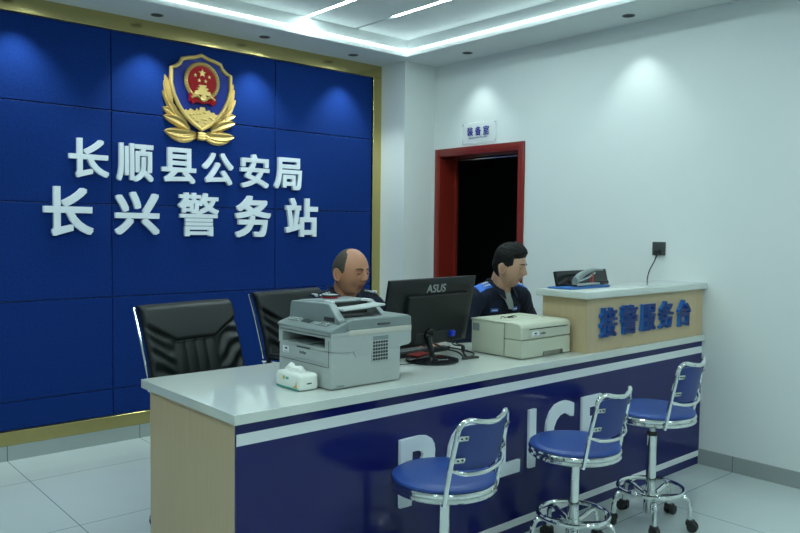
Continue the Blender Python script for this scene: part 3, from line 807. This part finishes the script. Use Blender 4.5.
b = BM(); box(b, -.0455, -.044, -.075, .072, .004, .009); obj('teal_stripe', b, TEAL, tp, False)
b = BM(); MT = frame((-.0450, .0, .0), (0, -1, 0), (0, 0, 1))
prism(b, [(.040, .012), (.066, .012), (.062, .040), (.055, .022)], MT, .0006); prism(b, [(-.028, .036), (-.016, .036), (-.016, .050), (-.028, .050)], MT, .0004); obj('gold_print', b, ORNG, tp, False)
b = BM(); prism(b, [(-.010, .038), (.010, .038), (.010, .048), (-.010, .048)], MT, .0004); obj('teal_print', b, TEAL, tp, False)
b = BM(); box(b, -.012, .010, -.0836, -.0825, .026, .031); obj('side_print', b, DARKG, tp, False)

# ------------------------------------------------------------------ monitor
TLc, TRc = Vector((-2.215, -2.345, 1.18)), Vector((-1.565, -2.262, 1.18))
xd = (TRc-TLc).normalized(); wid = (TRc-TLc).length
dn = Vector((xd.y*-.19, .19*xd.x, -1)).normalized()     # downwards, drifting away from the camera
ny = xd.cross(-dn)                                        # normal
if ny.y > 0: ny = -ny                                     # towards the camera (back of the monitor)
MM = Matrix((xd, dn, ny)).transposed().to_4x4(); MM.translation = TLc
mo = thing('monitor', 'black widescreen monitor seen from behind with the word ASUS on its back', 'monitor', (-1.93, -2.33, ZS+.001))
inv = Matrix.Translation((1.93, 2.33, -ZS))
MM = inv @ MM
hgt_ = .335
b = BM()
rings = [[MM @ Vector(p) for p in ((0+q, 0+q, w_), (wid-q, 0+q, w_), (wid-q, hgt_-q, w_), (0+q, hgt_-q, w_))] for q, w_ in ((0.003, -.018), (0, -.016), (0, -.004), (.006, .0), (.05, .010), (.06, .010))]
loft(b, rings); bo = obj('back_shell', b, BLACKP, mo)
b = BM(); rings = [[MM @ Vector(p) for p in ((x0_+q, .075+q*.4, w_), (x1_-q, .075+q*.4, w_), (x1_-q, hgt_-.022, w_), (x0_+q, hgt_-.022, w_))] for x0_, x1_, q, w_ in ((.115, wid-.075, 0, .008), (.115, wid-.075, .004, .026), (.115, wid-.075, .010, .030))]
loft(b, rings); box(b, .118, wid-.078, .071, .0745, .008, .0115, M=MM); obj('back_housing', b, BLACKP, mo)
b = BM(); box(b, .006, wid-.006, .006, hgt_-.012, -.0195, -.0178, M=MM); obj('screen', b, GLOSSB, mo, False)
b = BM()
for (u, v) in ((.255, .125), (.355, .125), (.255, .225), (.355, .225)): cyl(b, MM @ Vector((u, v, .029)), MM @ Vector((u, v, .0308)), .004, n=12)
obj('screw_holes', b, VENTG, mo)
ASG = mat('dull_silver_logo', (.26, .28, .28), .4)
text_obj('brand_text', 'ASUS', MM @ Matrix(((1, 0, 0, .255), (0, -1, 0, .066), (0, 0, 1, .0090), (0, 0, 0, 1))), .145, .040, .0020, [ASG], .012, bo)
# bracket recess, connectors, neck, base
b = BM(); box(b, .20, .50, .258, .312, .029, .0315, .001, 1, M=MM); obj('rear_recess', b, VENTG, mo)
b = BM(); box(b, .455, .488, .262, .290, .031, .050, .003, 2, M=MM); obj('blue_video_plug', b, VGA, mo)
nk0 = MM @ Vector((.290, .285, .040)); base = Vector((-.035, -.03, 0))
b = BM(); cyl(b, MM @ Vector((.290, .265, .030)), MM @ Vector((.290, .265, .044)), .028, n=24)
tube(b, [nk0, nk0*.5+(base+Vector((0, 0, .02)))*.5, base+Vector((0, 0, .012))], .013, 10, radii=[.018, .013, .014]); obj('neck', b, GLOSSB, mo)
b = BM(); lathe(b, [(.001, 0), (.118, 0), (.125, .004), (.124, .009), (.10, .015), (.03, .020), (.001, .021)], base, 56); ba = obj('base', b, GLOSSB, mo)
b = BM()
for k in range(4): box(b, base.x-.03+k*.014, base.x-.022+k*.014, base.y-.075-k*.003, base.y-.068-k*.003, .0165, .0185, M=None)
obj('base_marks', b, GREYL, ba, False)
b = BM()
p0 = MM @ Vector((.472, .290, .042)); p1 = MM @ Vector((.505, .300, .034))
J = Vector((.125, -.075, .03))
tube(b, spline([p0, p0+Vector((.0, -.01, -.04)), J+Vector((0, 0, .03)), J, J+Vector((.01, -.01, -.022))], 7), .0038, 8)
tube(b, spline([p1, p1+Vector((0, -.01, -.03)), J+Vector((.01, .004, .03)), J+Vector((.005, 0, 0)), J+Vector((.02, -.01, -.022))], 7), .003, 8)
cyl(b, J+Vector((0, 0, .004)), J+Vector((-.002, .002, .035)), .0075, n=10)
tube(b, spline([nk0+Vector((.02, 0, -.02)), Vector((.03, -.05, .055)), Vector((.09, -.075, .035)), Vector((.12, -.085, .010)), Vector((.14, -.09, .006))], 7), .004, 8)
tube(b, spline([J+Vector((.01, -.01, -.022)), Vector((.17, -.08, .006)), Vector((.24, -.04, .006)), Vector((.275, .02, .006)), Vector((.29, .10, .006)), Vector((.29, .22, .006)), Vector((.29, .36, .006))], 8), .0038, 8)
tube(b, spline([Vector((.10, -.095, .007)), Vector((.14, -.10, .007)), Vector((.19, -.115, .007))], 5), .006, 8)
obj('cables', b, RUBBER, mo)
# mouse cable across the worktop
b = BM(); tube(b, spline([(-2.10, -2.365, ZS+.004), (-2.13, -2.36, ZS+.004), (-2.19, -2.33, ZS+.004), (-2.28, -2.25, ZS+.004), (-2.30, -2.17, ZS+.004)], 8), .002, 6)
tag(obj('thin_cable', b, RUBBER), 'thin black cable lying on the worktop beside the big printer', 'cable')

# keyboard
kb = thing('keyboard', 'black keyboard lying on the desk behind the monitor stand', 'keyboard', (-1.90, -2.13, ZS), math.radians(6))
b = BM(); 
prism(b, [(-.075, .002), (-.075, .022), (.075, .012), (.075, .002)], MX @ Matrix.Translation((0, 0, -.225)), .45); obj('keyboard_body', b, RUBBER, kb)
b = BM()
for j in range(5):
    for i in range(20):
        x = -.212+i*.0212; y = -.058+j*.0225; z = .0205-.0667*(y+.06)
        box(b, x, x+.0175, y, y+.018, z-.004, z+.005)
o = obj('keycaps', b, KEYC, kb, False)
b = BM(); box(b, -.055, .055, -.03, .03, .001, .006, .001, 1, M=Matrix.Translation((-1.975, -2.275, ZS+.021)) @ Matrix.Rotation(.2, 4, 'Z'))
tag(obj('red_notebook', b, REDP), 'small red booklet lying on the round monitor base', 'booklet')

# ------------------------------------------------------------------ cream printer (front faces -Y)
cpn = thing('laser_printer', 'small cream laser printer beside the wooden raised counter', 'printer', (-1.415, -2.435, ZS))
x0, x1, y0, y1 = -.195, .190, -.168, .165; H = .176
b = BM(); box(b, x0+.004, x1-.004, y0+.115, y1, .003, H-.010, .006, 2); obj('rear_body', b, CREAM, cpn)
b = BM()
prof = [(y0+.11, .092), (y0+.002, .092), (y0, .150), (y0+.010, .166), (y0+.03, .172), (y0+.11, .172)]
prism(b, prof, MX @ Matrix.Translation((0, 0, x0)), x1-x0); fu = obj('front_cover', b, CREAM, cpn); m_ = fu.modifiers.new('b', 'BEVEL'); m_.width = .006; m_.segments = 3
b = BM()
# paper drawer with a notch under its middle
fp = [(x0, .004), (x0, .090), (x1, .090), (x1, .004), (x1-.055, .004), (x1-.060, .024), (x1-.215, .024), (x1-.220, .004)]
MF = frame((0, y0+.11, 0), (1, 0, 0), (0, 0, 1))
prism(b, fp, MF, .108); pdw = obj('paper_drawer', b, CREAM, cpn); m_ = pdw.modifiers.new('b', 'BEVEL'); m_.width = .004; m_.segments = 2
b = BM(); box(b, x1-.205, x1-.07, y0+.010, y0+.03, .004, .024); obj('drawer_grip', b, CREAMD, pdw, False)
b = BM(); box(b, x0+.055, x1-.030, y0-.002, y0+.01, .098, .140, .001, 1); mf_ = obj('manual_feed_flap', b, CREAM, fu)
b = BM(); box(b, x0+.055, x1-.030, y0-.0025, y0+.01, .1405, .1445); obj('feed_slot', b, VENTG, mf_, False)
b = BM(); box(b, x0+.075, x0+.125, y0-.0035, y0, .108, .130); lb_ = obj('white_label', b, WHITE, mf_, False)
b = BM(); sph(b, (x0+.10, y0-.0037, .121), .010, (1.2, .05, .45), 2); box(b, x0+.085, x0+.115, y0-.0042, y0-.003, .111, .113); obj('label_print', b, DARKG, lb_)
text_obj('brand_text', 'brother', frame((x0+.14, y0-.0022, .1135), (1, 0, 0), (0, 0, 1)), .040, .011, .0006, [DARKG], .02, mf_)
b = BM()
box(b, x0, x1, y0+.05, y1+.002, H-.012, H-.003, .003, 2); tpc = obj('top_cover', b, CREAM, cpn)
b = BM()
NS = 30; cx, cy = -.03, .035
rings = []
for (rx, ry, z) in ((.150, .105, H-.0035), (.145, .100, H+.001), (.128, .086, H+.0005), (.118, .076, H-.0045)):
    rings.append([Vector((cx+rx*math.copysign(abs(math.cos(2*PI*k/NS))**.55, math.cos(2*PI*k/NS)), cy+ry*math.copysign(abs(math.sin(2*PI*k/NS))**.55, math.sin(2*PI*k/NS)), z)) for k in range(NS)])
loft(b, rings); obj('output_recess', b, CREAM, tpc)
b = BM()
for k, (px_, py_) in enumerate(((-.10, .03), (-.06, .015), (-.02, .03))): tube(b, spline([(px_-.02, py_, H+.002), (px_, py_+.012, H+.007), (px_+.02, py_, H+.002)], 6), .0022, 6)
sph(b, (-.035, .045, H+.001), .016, (1.5, .7, .2), 2)
obj('output_ribs', b, RUBBER, tpc)
b = BM(); box(b, x0+.001, x0+.005, y1-.055, y1-.012, .112, .150, .001, 1)
obj('side_sticker', b, GREYM, cpn, False)
b = BM(); box(b, x0-.0005, x0+.01, y0+.108, y0+.1105, .004, .168); obj('side_gap', b, CREAMD, cpn, False)

# ------------------------------------------------------------------ things on the raised counter
ZU = 1.112
b = BM(); box(b, -.19, .19, -.075, .075, .0005, .010, .003, 2)
for v in b.verts: v.co.z += .003*math.sin(v.co.x*14)*(1 if v.co.z > .005 else 0)
fo = obj('blue_folder', b, FOLD, None, True, (-.995, -2.487, ZU)); fo.rotation_euler = (0, 0, math.radians(3))
tag(fo, 'bright blue flat folder lying on the raised counter', 'folder')
sc = thing('tilted_screen', 'black rectangular screen tilted back on the blue folder on the raised counter', 'screen', (-.900, -2.452, ZU+.0125), math.radians(3))
b = BM(); MS = Matrix.Rotation(math.radians(-14), 4, 'X')
box(b, -.255, .255, .0, .016, .0, .080, .003, 2, M=MS); obj('screen_body', b, BLACKP, sc)
b = BM(); box(b, -.248, .248, -.0008, .0005, .006, .075, M=MS); obj('screen_glass', b, GLOSSB, sc, False)
b = BM(); box(b, -.20, .20, .014, .030, .0, .006, .002, 1); obj('screen_foot', b, BLACKP, sc)
stp = thing('stapler', 'large grey arched stapler lying on the blue folder before the tilted screen', 'stapler', (-.955, -2.520, ZU+.0135), math.radians(4)); stp.scale = (1.15, 1.15, 1.1)
b = BM(); box(b, -.125, .115, -.016, .016, 0, .010, .004, 2); obj('stapler_base', b, GREYL, stp)
b = BM(); box(b, .075, .150, -.022, .018, .001, .018, .007, 3); obj('stapler_foot', b, RUBBER, stp); b = BM(); box(b, -.14, -.10, -.014, .014, .0005, .009, .003, 2); obj('stapler_foot', b, RUBBER, stp)
b = BM()
pp = spline([(-.120, 0, .020), (-.098, 0, .040), (-.05, 0, .058), (.0, 0, .070), (.05, 0, .075), (.110, 0, .072)], 6)
rings = []
for i, p in enumerate(pp):
    t = i/(len(pp)-1); h = .017*(1-t)**1.2+.005; w_ = .017-.005*t
    rings.append([p+Vector((0, w_*math.cos(2*PI*k/12), h*math.sin(2*PI*k/12))) for k in range(12)])
loft(b, rings); obj('stapler_handle', b, GREYM, stp)
b = BM(); tube(b, spline([(-.10, 0, .022), (-.05, 0, .030), (.0, 0, .040), (.05, 0, .060)], 5), .006, 8); obj('magazine', b, STEEL, stp)
b = BM(); box(b, .02, .032, -.006, .006, .012, .055, .002); obj('red_catch', b, REDP, stp)

# ------------------------------------------------------------------ people
JAW = 0
def head_shape(d):
    """d unit vector, face towards -Y; returns surface point (m)"""
    x, y, z = d
    p = Vector((x*.0765, y*.094, z*.118))
    # skull fuller at the back, narrower jaw
    if y > 0: p.y *= 1.06
    if z > 0: p.x *= 1+.05*math.sin(PI*min(1, z))
    if z < 0:
        k = min(1, -p.z/.118)
        p.x *= 1-(.27-JAW)*k**1.6
        if y > 0: p.y *= 1-.48*k**1.1
        else: p.y *= 1-.05*k
    # flatten the face
    if y < 0:
        fl = max(0, -y)
        p.y += .006*fl**4*(1-abs(x))
    gx = lambda c, s: math.exp(-((p0.x-c)/s)**2)
    gz = lambda c, s: math.exp(-((p0.z-c)/s)**2)
    p0 = p.copy()
    if y < -.15:
        f = min(1, (-y-.15)/.3)
        dy = 0
        dy -= .020*gx(0, .0105)*gz(-.022, .014)          # nose tip
        dy -= .012*gx(0, .009)*gz(-.002, .020)           # bridge
        dy -= .008*(gx(.013, .007)+gx(-.013, .007))*gz(-.027, .008)  # wings
        dy += .0075*(gx(.031, .014)+gx(-.031, .014))*gz(.006, .012)  # sockets
        dy -= .0045*(gx(.028, .020)+gx(-.028, .020))*gz(.026, .008)  # brow
        dy -= .004*(gx(.044, .016)+gx(-.044, .016))*gz(-.022, .020)  # cheek
        dy -= .0065*gx(0, .022)*(gz(-.052, .0055)+gz(-.064, .006))   # lips
        dy += .0035*gx(0, .024)*gz(-.058, .0030)
        dy += .003*gx(0, .02)*gz(-.077, .006)
        dy -= .008*gx(0, .022)*gz(-.098, .014)           # chin
        p.y += dy*f
    return p
def head_grid(b, fn, nu=96, nv=72, mi=0):
    rings = []
    for j in range(1, nv):
        th = PI*j/nv
        rings.append([fn(Vector((math.sin(th)*math.sin(2*PI*i/nu), -math.sin(th)*math.cos(2*PI*i/nu), -math.cos(th)))) for i in range(nu)])
    loft(b, rings, mi=mi)
def rcone(b, chain, n=14):
    """chain of (point, radius): round cones"""
    for i, (p, r) in enumerate(chain):
        sph(b, p, r, n=2)
        if i: 
            q, r2 = chain[i-1]
            if (Vector(p)-Vector(q)).length > 1e-4: cyl(b, q, p, r2, r, n)
def ell_loft(b, rings, n=28):
    """rings: (center, rx, ry, rotx) elliptical sections"""
    R = []
    for c, rx, ry, tilt in rings:
        c = Vector(c); M = Matrix.Rotation(tilt, 3, 'X')
        R.append([c+M @ Vector((rx*math.copysign(abs(math.cos(2*PI*k/n))**.85, math.cos(2*PI*k/n)), ry*math.copysign(abs(math.sin(2*PI*k/n))**.85, math.sin(2*PI*k/n)), 0)) for k in range(n)])
    loft(b, R)
def lerp(a, c, t): return Vector(a)*(1-t)+Vector(c)*t
def hand(b, wrist, direction, palm_n, side, curl=.5):
    """wrist point, direction of the fingers, palm normal (out of the palm), side=+1 left hand / -1 right"""
    d = Vector(direction).normalized(); n = Vector(palm_n); n = (n-d*n.dot(d)).normalized(); s = d.cross(n)*-side
    w0 = Vector(wrist)
    # palm
    for k in range(4):
        off = s*(.028-.0187*k)
        rcone(b, [(w0+off*.55+d*.005, .014), (w0+off+d*.082, .0115)])
    lens = (.072, .080, .074, .058)
    for k in range(4):
        off = s*(.029-.0193*k); base = w0+off+d*.085
        a = curl*.5; L = lens[k]; pts = [(base, .0088)]; cur = base; ang = 0
        for q, fr in enumerate((.45, .31, .24)):
            ang += a*(1 if q else .7)
            dd = (d*math.cos(ang)+n*math.sin(ang)+s*(.07-.047*k)).normalized()
            cur = cur+dd*L*fr; pts.append((cur, .0085-.0008*(q+1)))
        rcone(b, pts, 10)
    tb = w0+s*.030+d*.022
    t1 = tb+(s*.75+d*.75+n*.25).normalized()*.038; t2 = t1+(s*.25+d+n*.35).normalized()*.030; t3 = t2+(d+n*.45).normalized()*.022
    rcone(b, [(w0+s*.012+d*.012, .015), (tb, .0145), (t1, .0105), (t2, .0095), (t3, .0075)], 10)

def make_person(name, label, loc, skin, hair_kind, headpos, hyaw, hpitch, hroll, hands, epaulet, seat_z=.515, hs_=(1, 1, 1)):
    """local frame: faces -Y, origin on the floor under the pelvis"""
    global JAW
    JAW = .13 if hair_kind == 'receding' else .02
    t = thing('person', label, 'person', loc)
    H = Vector(headpos)                      # head centre
    HM = Matrix.Translation(H) @ Matrix.Rotation(hyaw, 4, 'Z') @ Matrix.Rotation(hpitch, 4, 'X') @ Matrix.Rotation(hroll, 4, 'Y') @ Matrix.Diagonal((*hs_, 1))
    pel = Vector((0, .02, seat_z+.10))
    neck_top = HM @ Vector((0, .025, -.075))
    nb = neck_top+Vector((0, .045, -.052))       # neck base
    nb = Vector((nb.x*.8, nb.y, nb.z))
    chest = lerp(pel, nb, .66)+Vector((0, -.005, 0)); tiltv = math.atan2(-(nb.y-pel.y), nb.z-pel.z)
    tl = -math.atan2((nb.y-pel.y), nb.z-pel.z)
    shz = nb+Vector((0, .012, -.055))
    sh = {s: shz+Vector((s*.178, 0, 0)) for s in (-1, 1)}
    hp = {s: pel+Vector((s*.09, -.02, -.01)) for s in (-1, 1)}
    kn = {s: Vector((s*.13, -.40, seat_z-.0)) for s in (-1, 1)}
    an = {s: Vector((s*.12, -.34, .09)) for s in (-1, 1)}
    wr = {}; el = {}
    for s in (-1, 1):
        wp, fd_, pn = hands[s]; wp = Vector(wp); wr[s] = wp
        L1, L2 = .285, .255
        d = wp-sh[s]; L = min(d.length, L1+L2-.01); a = (L1*L1-L2*L2+L*L)/(2*L); h = math.sqrt(max(0, L1*L1-a*a))
        side = Vector((s*.75, .25, -.75)); side = (side-d.normalized()*side.dot(d.normalized())).normalized()
        el[s] = sh[s]+d.normalized()*a+side*h
    # ---- body
    b = BM()
    nv0 = 0
    head_grid(b, lambda d: HM @ head_shape(d))
    eb = BM()
    for s in (-1, 1):   # ears
        E_ = HM @ Matrix.Translation((s*.0770, .006, -.010)) @ Matrix.Rotation(-s*.42, 4, 'Z') @ Matrix.Rotation(-.15, 4, 'X')
        pts = [E_ @ Vector((s*.009, .016*math.cos(a)+.008, .029*math.sin(a)+.004*math.cos(a))) for a in [2*PI*k/20 for k in range(20)]]
        tube(eb, pts, .0042, 8, True)
        sph(eb, E_ @ Vector((s*.004, .008, 0)), 1, (.0035, .015, .027), 2, M=E_.to_3x3().to_4x4()); sph(eb, E_ @ Vector((s*.005, .0, -.002)), 1, (.004, .004, .007), 2, M=E_.to_3x3().to_4x4())
        sph(eb, E_ @ Vector((s*.006, .001, -.028)), .0068, n=2); sph(b, E_ @ Vector((-s*.004, .008, 0)), 1, (.009, .010, .020), 2, M=E_.to_3x3().to_4x4())
    cyl(b, neck_top+Vector((0, .0, .03)), nb+Vector((0, .01, -.05)), .056, .068, 24)
    ell_loft(b, [(pel+Vector((0, 0, -.10)), .15, .10, tl), (pel, .15, .105, tl), (lerp(pel, nb, .35), .130, .09, tl), (chest, .150, .10, tl), (lerp(chest, nb, .55), .150, .085, tl), (nb, .07, .06, tl)])
    for s in (-1, 1):
        rcone(b, [(sh[s]*1.0, .050), (lerp(sh[s], el[s], .5), .044), (el[s], .036), (lerp(el[s], wr[s], .35), .036), (wr[s], .024)])
        rcone(b, [(hp[s], .085), (kn[s], .055), (lerp(kn[s], an[s], .35), .052), (an[s], .034), (an[s]+Vector((0, -.11, -.055)), .028)])
        wp, fd_, pn = hands[s]; hand(b, wp, fd_, pn, s, .6)
    body = remeshed(b, 'body', [skin, LIPM], .0040, t, 2, .4)
    HI = HM.inverted()
    bb_ = BM(); bb_.from_mesh(body.data); te = D.meshes.new('t'); eb.to_mesh(te); eb.free(); bb_.from_mesh(te); bb_.to_mesh(body.data); bb_.free(); body.data.shade_smooth()
    for p in body.data.polygons:
        c = HI @ p.center
        if c.y < -.07 and abs(c.x) < .023*(1-abs(c.z+.058)/.030) and -.071 < c.z < -.047: p.material_index = 1
    # ---- eyes, brows
    for s in (-1, 1):
        b = BM(); ec = head_shape(Vector((s*.36, -.93, .055)).normalized())
        sph(b, HM @ Vector((s*.031, ec.y+.0085, .006)), .0108, n=3)
        ey = obj('eye', b, EYEW, t)
        b = BM(); sph(b, HM @ Vector((s*.031, ec.y-.0012, .0045)), .0050, (1, .35, 1), 2, M=Matrix(HM.to_3x3()).to_4x4()); obj('iris', b, EYED, ey)
        b = BM()
        pts = [HM @ (Vector((s*(.031+xx), ec.y-.0022+abs(xx)*.28, .0100-(xx*xx)*18))) for xx in (-.014, -.009, -.004, 0, .004, .009, .014)]
        tube(b, pts, .0036, 8); obj('eyelid', b, skin, ey)
        b = BM(); tube(b, [p+HM.to_3x3() @ Vector((0, -.0026, -.0026)) for p in pts], .0013, 6); obj('eyelashes', b, BROW, ey)
        b = BM(); tube(b, [p+HM.to_3x3() @ Vector((0, .0, -.0115)) for p in pts], .0028, 8); obj('lower_eyelid', b, skin, ey)
        b = BM(); 
        pts = []
        for xx in (.012, .018, .025, .033, .041, .048):
            dd = Vector((s*xx/.0765, -1, (.027+.004*math.sin((xx-.012)/.036*PI))/.118)); dd = Vector((dd.x, -math.sqrt(max(.05, 1-dd.x**2-dd.z**2)), dd.z)).normalized()
            pts.append(HM @ (head_shape(dd)+Vector((0, -.0012, 0))))
        tube(b, pts, .003, 6, radii=[.0022, .0034, .0034, .003, .0024, .0014]); obj('eyebrow', b, BROW, t)
    # ---- hair
    def hair_fn(d):
        p = head_shape(d); az = abs(math.atan2(d.x, -d.y))     # 0 at the face, PI at the back
        z = p.z
        if hair_kind == 'receding':
            side = (1 if az > 1.22 else 0)
            low = (-.002 if az < 1.56 else .006) if az < 2.0 else -.070
            fr = min(1, max(0, (az-1.30)/.18)); lo = min(1, max(0, (z-low)/.02))
            topmask = 1-min(1, max(0, (z-(.075+.03*min(1, max(0, (az-1.4)/1.0))))/.02))*(1 if az < 2.3 else .5)
            k = fr*lo*topmask
            thick = .0035*k
            out = thick if k > .03 else -.008
        else:
            # hairline: forehead at z .062, temples, sideburns, nape
            if az < 1.05: low = .066-.012*az
            elif az < 1.42: low = .020-.06*(az-1.05)
            elif az < 2.0: low = .006
            else: low = -.070
            k = min(1, max(0, (z-low)/.016))
            topk = min(1, max(0, (z-.03)/.06))
            thick = (.0045+.015*topk+.009*topk*max(0, math.cos(az)))*k
            n = .5*noise.noise(Vector((d.x*8, d.y*8, d.z*8)))+.7*noise.noise(Vector((d.x*34, d.y*34, d.z*14)))
            thick += .007*n*topk*k
            out = thick if k > .03 else -.008
        q = Vector((d.x, d.y, d.z)); return HM @ (p+q*out)
    b = BM(); head_grid(b, hair_fn, 120, 96); obj('hair', b, HAIR1 if hair_kind == 'receding' else HAIR2, t).data.set_sharp_from_angle(angle=math.radians(180))
    # ---- trousers, shoes
    b = BM()
    ell_loft(b, [(pel+Vector((0, 0, -.115)), .165, .125, tl), (pel+Vector((0, 0, -.03)), .172, .132, tl), (pel+Vector((0, -.01, .06)), .155, .115, tl)])
    for s in (-1, 1): rcone(b, [(hp[s], .100), (lerp(hp[s], kn[s], .5), .085), (kn[s], .070), (lerp(kn[s], an[s], .4), .064), (an[s]+Vector((0, 0, .02)), .056)])
    remeshed(b, 'trousers', [CLOTH], .012, t, 3)
    for s in (-1, 1):
        b = BM(); A = an[s]
        rcone(b, [(A+Vector((0, .03, -.045)), .042), (A+Vector((0, -.05, -.050)), .038), (A+Vector((0, -.15, -.056)), .034)]); box(b, A.x-.042, A.x+.042, A.y-.185, A.y+.07, .002, .018, .006)
        remeshed(b, 'shoe', [RUBBER], .007, t, 3)
    # ---- jacket
    b = BM()
    tr = lambda k: lerp(pel, nb, k)
    ell_loft(b, [(tr(-.02), .178, .135, tl), (tr(.2), .170, .128, tl), (tr(.45), .172, .128, tl), (tr(.68), .188, .130, tl), (tr(.84), .182, .112, tl), (tr(.94), .125, .086, tl), (tr(1.0)+Vector((0, .006, 0)), .080, .073, tl)])
    for s in (-1, 1):
        rcone(b, [(lerp(sh[s], nb, .45)+Vector((0, 0, -.005)), .062), (sh[s]+Vector((s*.012, 0, -.004)), .066), (lerp(sh[s], el[s], .5), .062), (el[s], .056), (lerp(el[s], wr[s], .5), .050), (lerp(el[s], wr[s], .93), .040)])
    nb_v = b
    jk = remeshed(b, 'jacket', [CLOTH], .0075, t, 4)
    nrms = [v.normal.copy() for v in jk.data.vertices]
    for v, vn in zip(jk.data.vertices, nrms):
        c = v.co.copy(); n1 = noise.noise(c*11)*.006+noise.noise(Vector((c.x*30, c.y*30, c.z*14)))*.0035
        v.co = c+vn*n1
    # cut collar opening: dark collar band + visible shirt wedge
    b = BM()
    fwd = Vector((0, -1, 0)); cc = nb+Vector((0, .004, .012))
    rings = []
    for k in range(25):
        a = math.radians(-152+304*k/24)            # 0 = nape
        dirv = Vector((math.sin(a), math.cos(a), 0))
        openf = max(0, (abs(a)-1.9)/.75)
        base_ = cc+Vector((dirv.x*.078, dirv.y*.078, -.018-.030*openf)); top = cc+Vector((dirv.x*.068, dirv.y*.070, .030-.045*openf)); fold = cc+Vector((dirv.x*(.088+.014*openf), dirv.y*(.090+.020*openf), -.012-.062*openf))
        rings.append([base_-dirv*.006, top-dirv*.004, top+dirv*.004+Vector((0, 0, .003)), fold+dirv*.004, fold-dirv*.004])
    loft(b, rings); obj('collar', b, CLOTH, jk)
    if epaulet == 'blue':
        b = BM(); 
        ctr = nb+Vector((0, -.072, -.035))
        rings = []
        for (dz, hw, dy) in ((.045, .050, .030), (.0, .042, .004), (-.04, .026, -.016), (-.085, .004, -.026)):
            rings.append([ctr+Vector((-hw, dy+.02, dz)), ctr+Vector((0, dy-.012, dz)), ctr+Vector((hw, dy+.02, dz)), ctr+Vector((0, dy+.03, dz))])
        loft(b, rings); obj('grey_shirt', b, SHIRT, jk)
    # epaulettes on the shoulders
    from mathutils.bvhtree import BVHTree
    bvh = BVHTree.FromPolygons([v.co for v in jk.data.vertices], [tuple(p.vertices) for p in jk.data.polygons])
    for s in (-1, 1):
        a0 = lerp(sh[s], nb, .42)+Vector((0, -.016, 0)); a1 = sh[s]+Vector((s*.026, -.016, 0)); N = 12; rt = []
        def surf(x, y):
            hit = bvh.ray_cast(Vector((x, y, nb.z+.25)), Vector((0, 0, -1)))
            return hit[0] if hit[0] is not None else Vector((x, y, sh[s].z))
        b = BM(); R = []
        for i in range(N+1):
            x = a0.x+(a1.x-a0.x)*i/N; y = a0.y+(a1.y-a0.y)*i/N; hw = .028+.006*i/N
            p0 = surf(x, y-hw); p1 = surf(x, y+hw); pc = surf(x, y); z = max(p0.z, p1.z, pc.z-.004)
            zc = pc.z+.005; R.append([Vector((x, y-hw, p0.z-.004)), Vector((x, y-hw, (p0.z+.006))), Vector((x, y, zc+.003)), Vector((x, y+hw, p1.z+.006)), Vector((x, y+hw, p1.z-.004))])
        loft(b, R); ep = obj('epaulette', b, EPB if epaulet == 'blue' else CLOTH, jk)
        b = BM()
        for i in ((2, 4, 6) if epaulet == 'blue' else (2, 4, 6, 8)):
            if epaulet == 'blue':
                p = R[i][2]+Vector((0, 0, .003)); box(b, p.x-.006, p.x+.006, p.y-.007, p.y+.007, p.z-.004, p.z+.003, .002)
            p = R[i][1].lerp(R[i][2], .4)+Vector((0, -.001, .003)); box(b, p.x-.005, p.x+.005, p.y-.006, p.y+.006, p.z-.005, p.z+.003, .002)
        if epaulet != 'blue':
            p = R[N-1][2]; box(b, p.x-.004, p.x+.008, p.y-.022, p.y+.022, p.z-.010, p.z+.004, .002)
        obj('insignia', b, SILV, ep)
    # chest patches
    def chest_pt(x, dz):
        o_ = nb+Vector((x, -.6, dz)); h = bvh.ray_cast(o_, Vector((0, 1, 0))); return h
    for (x, dz, w_, h_, mm) in (((.085, -.125, .050, .020, EPB), (-.085, -.125, .050, .020, EPB)) if epaulet == 'blue' else ((.085, -.12, .045, .012, SILV),)):
        hpt, nrm, _, _ = chest_pt(x, dz)
        if hpt is not None:
            M_ = frame(hpt, Vector((0, 0, 1)).cross(nrm), nrm.cross(Vector((0, 0, 1)).cross(nrm)))
            b = BM(); box(b, -w_/2, w_/2, -h_/2, h_/2, -.004, .004, .001, 1, M=M_); pt_ = obj('chest_patch', b, mm, jk)
            if epaulet == 'blue':
                b = BM(); box(b, -w_*.36, w_*.36, -.003, .003, .003, .005, M=M_); obj('patch_print', b, SILV, pt_)
    return t
P1 = Vector((-1.885, -1.42, 0)); P2 = Vector((-1.03, -1.76, 0))
def loc_(p, o): return tuple(Vector(p)-o)
make_person('person', 'bald person in navy uniform with white shoulder insignia, behind the big grey printer', P1, SKIN1, 'receding',
            loc_((-2.012, -1.790, 1.190), P1), math.radians(12), math.radians(7), math.radians(0),
            {1: (loc_((-1.755, -2.03, .846), P1), (.05, -1, -.10), (0, 0, -1)), -1: (loc_((-2.06, -1.99, .850), P1), (.15, -1, -.08), (0, 0, -1))}, 'dark', hs_=(1.10, 1.04, 1.03))
make_person('person', 'person with short black hair and blue shoulder patches, seated behind the cream printer', P2, SKIN2, 'full',
            loc_((-1.135, -2.115, 1.212), P2), math.radians(20), math.radians(10), math.radians(0),
            {1: (loc_((-.93, -2.09, .846), P2), (-.3, -1, -.10), (0, 0, -1)), -1: (loc_((-1.20, -2.07, .846), P2), (.25, -1, -.10), (0, 0, -1))}, 'blue')
t = make_stool(.47, False); t.location = (-1.03, -1.72, 0); t['label'] = 'low backless blue stool under the person with black hair'
c2.location = (-1.82, -1.25, 0)
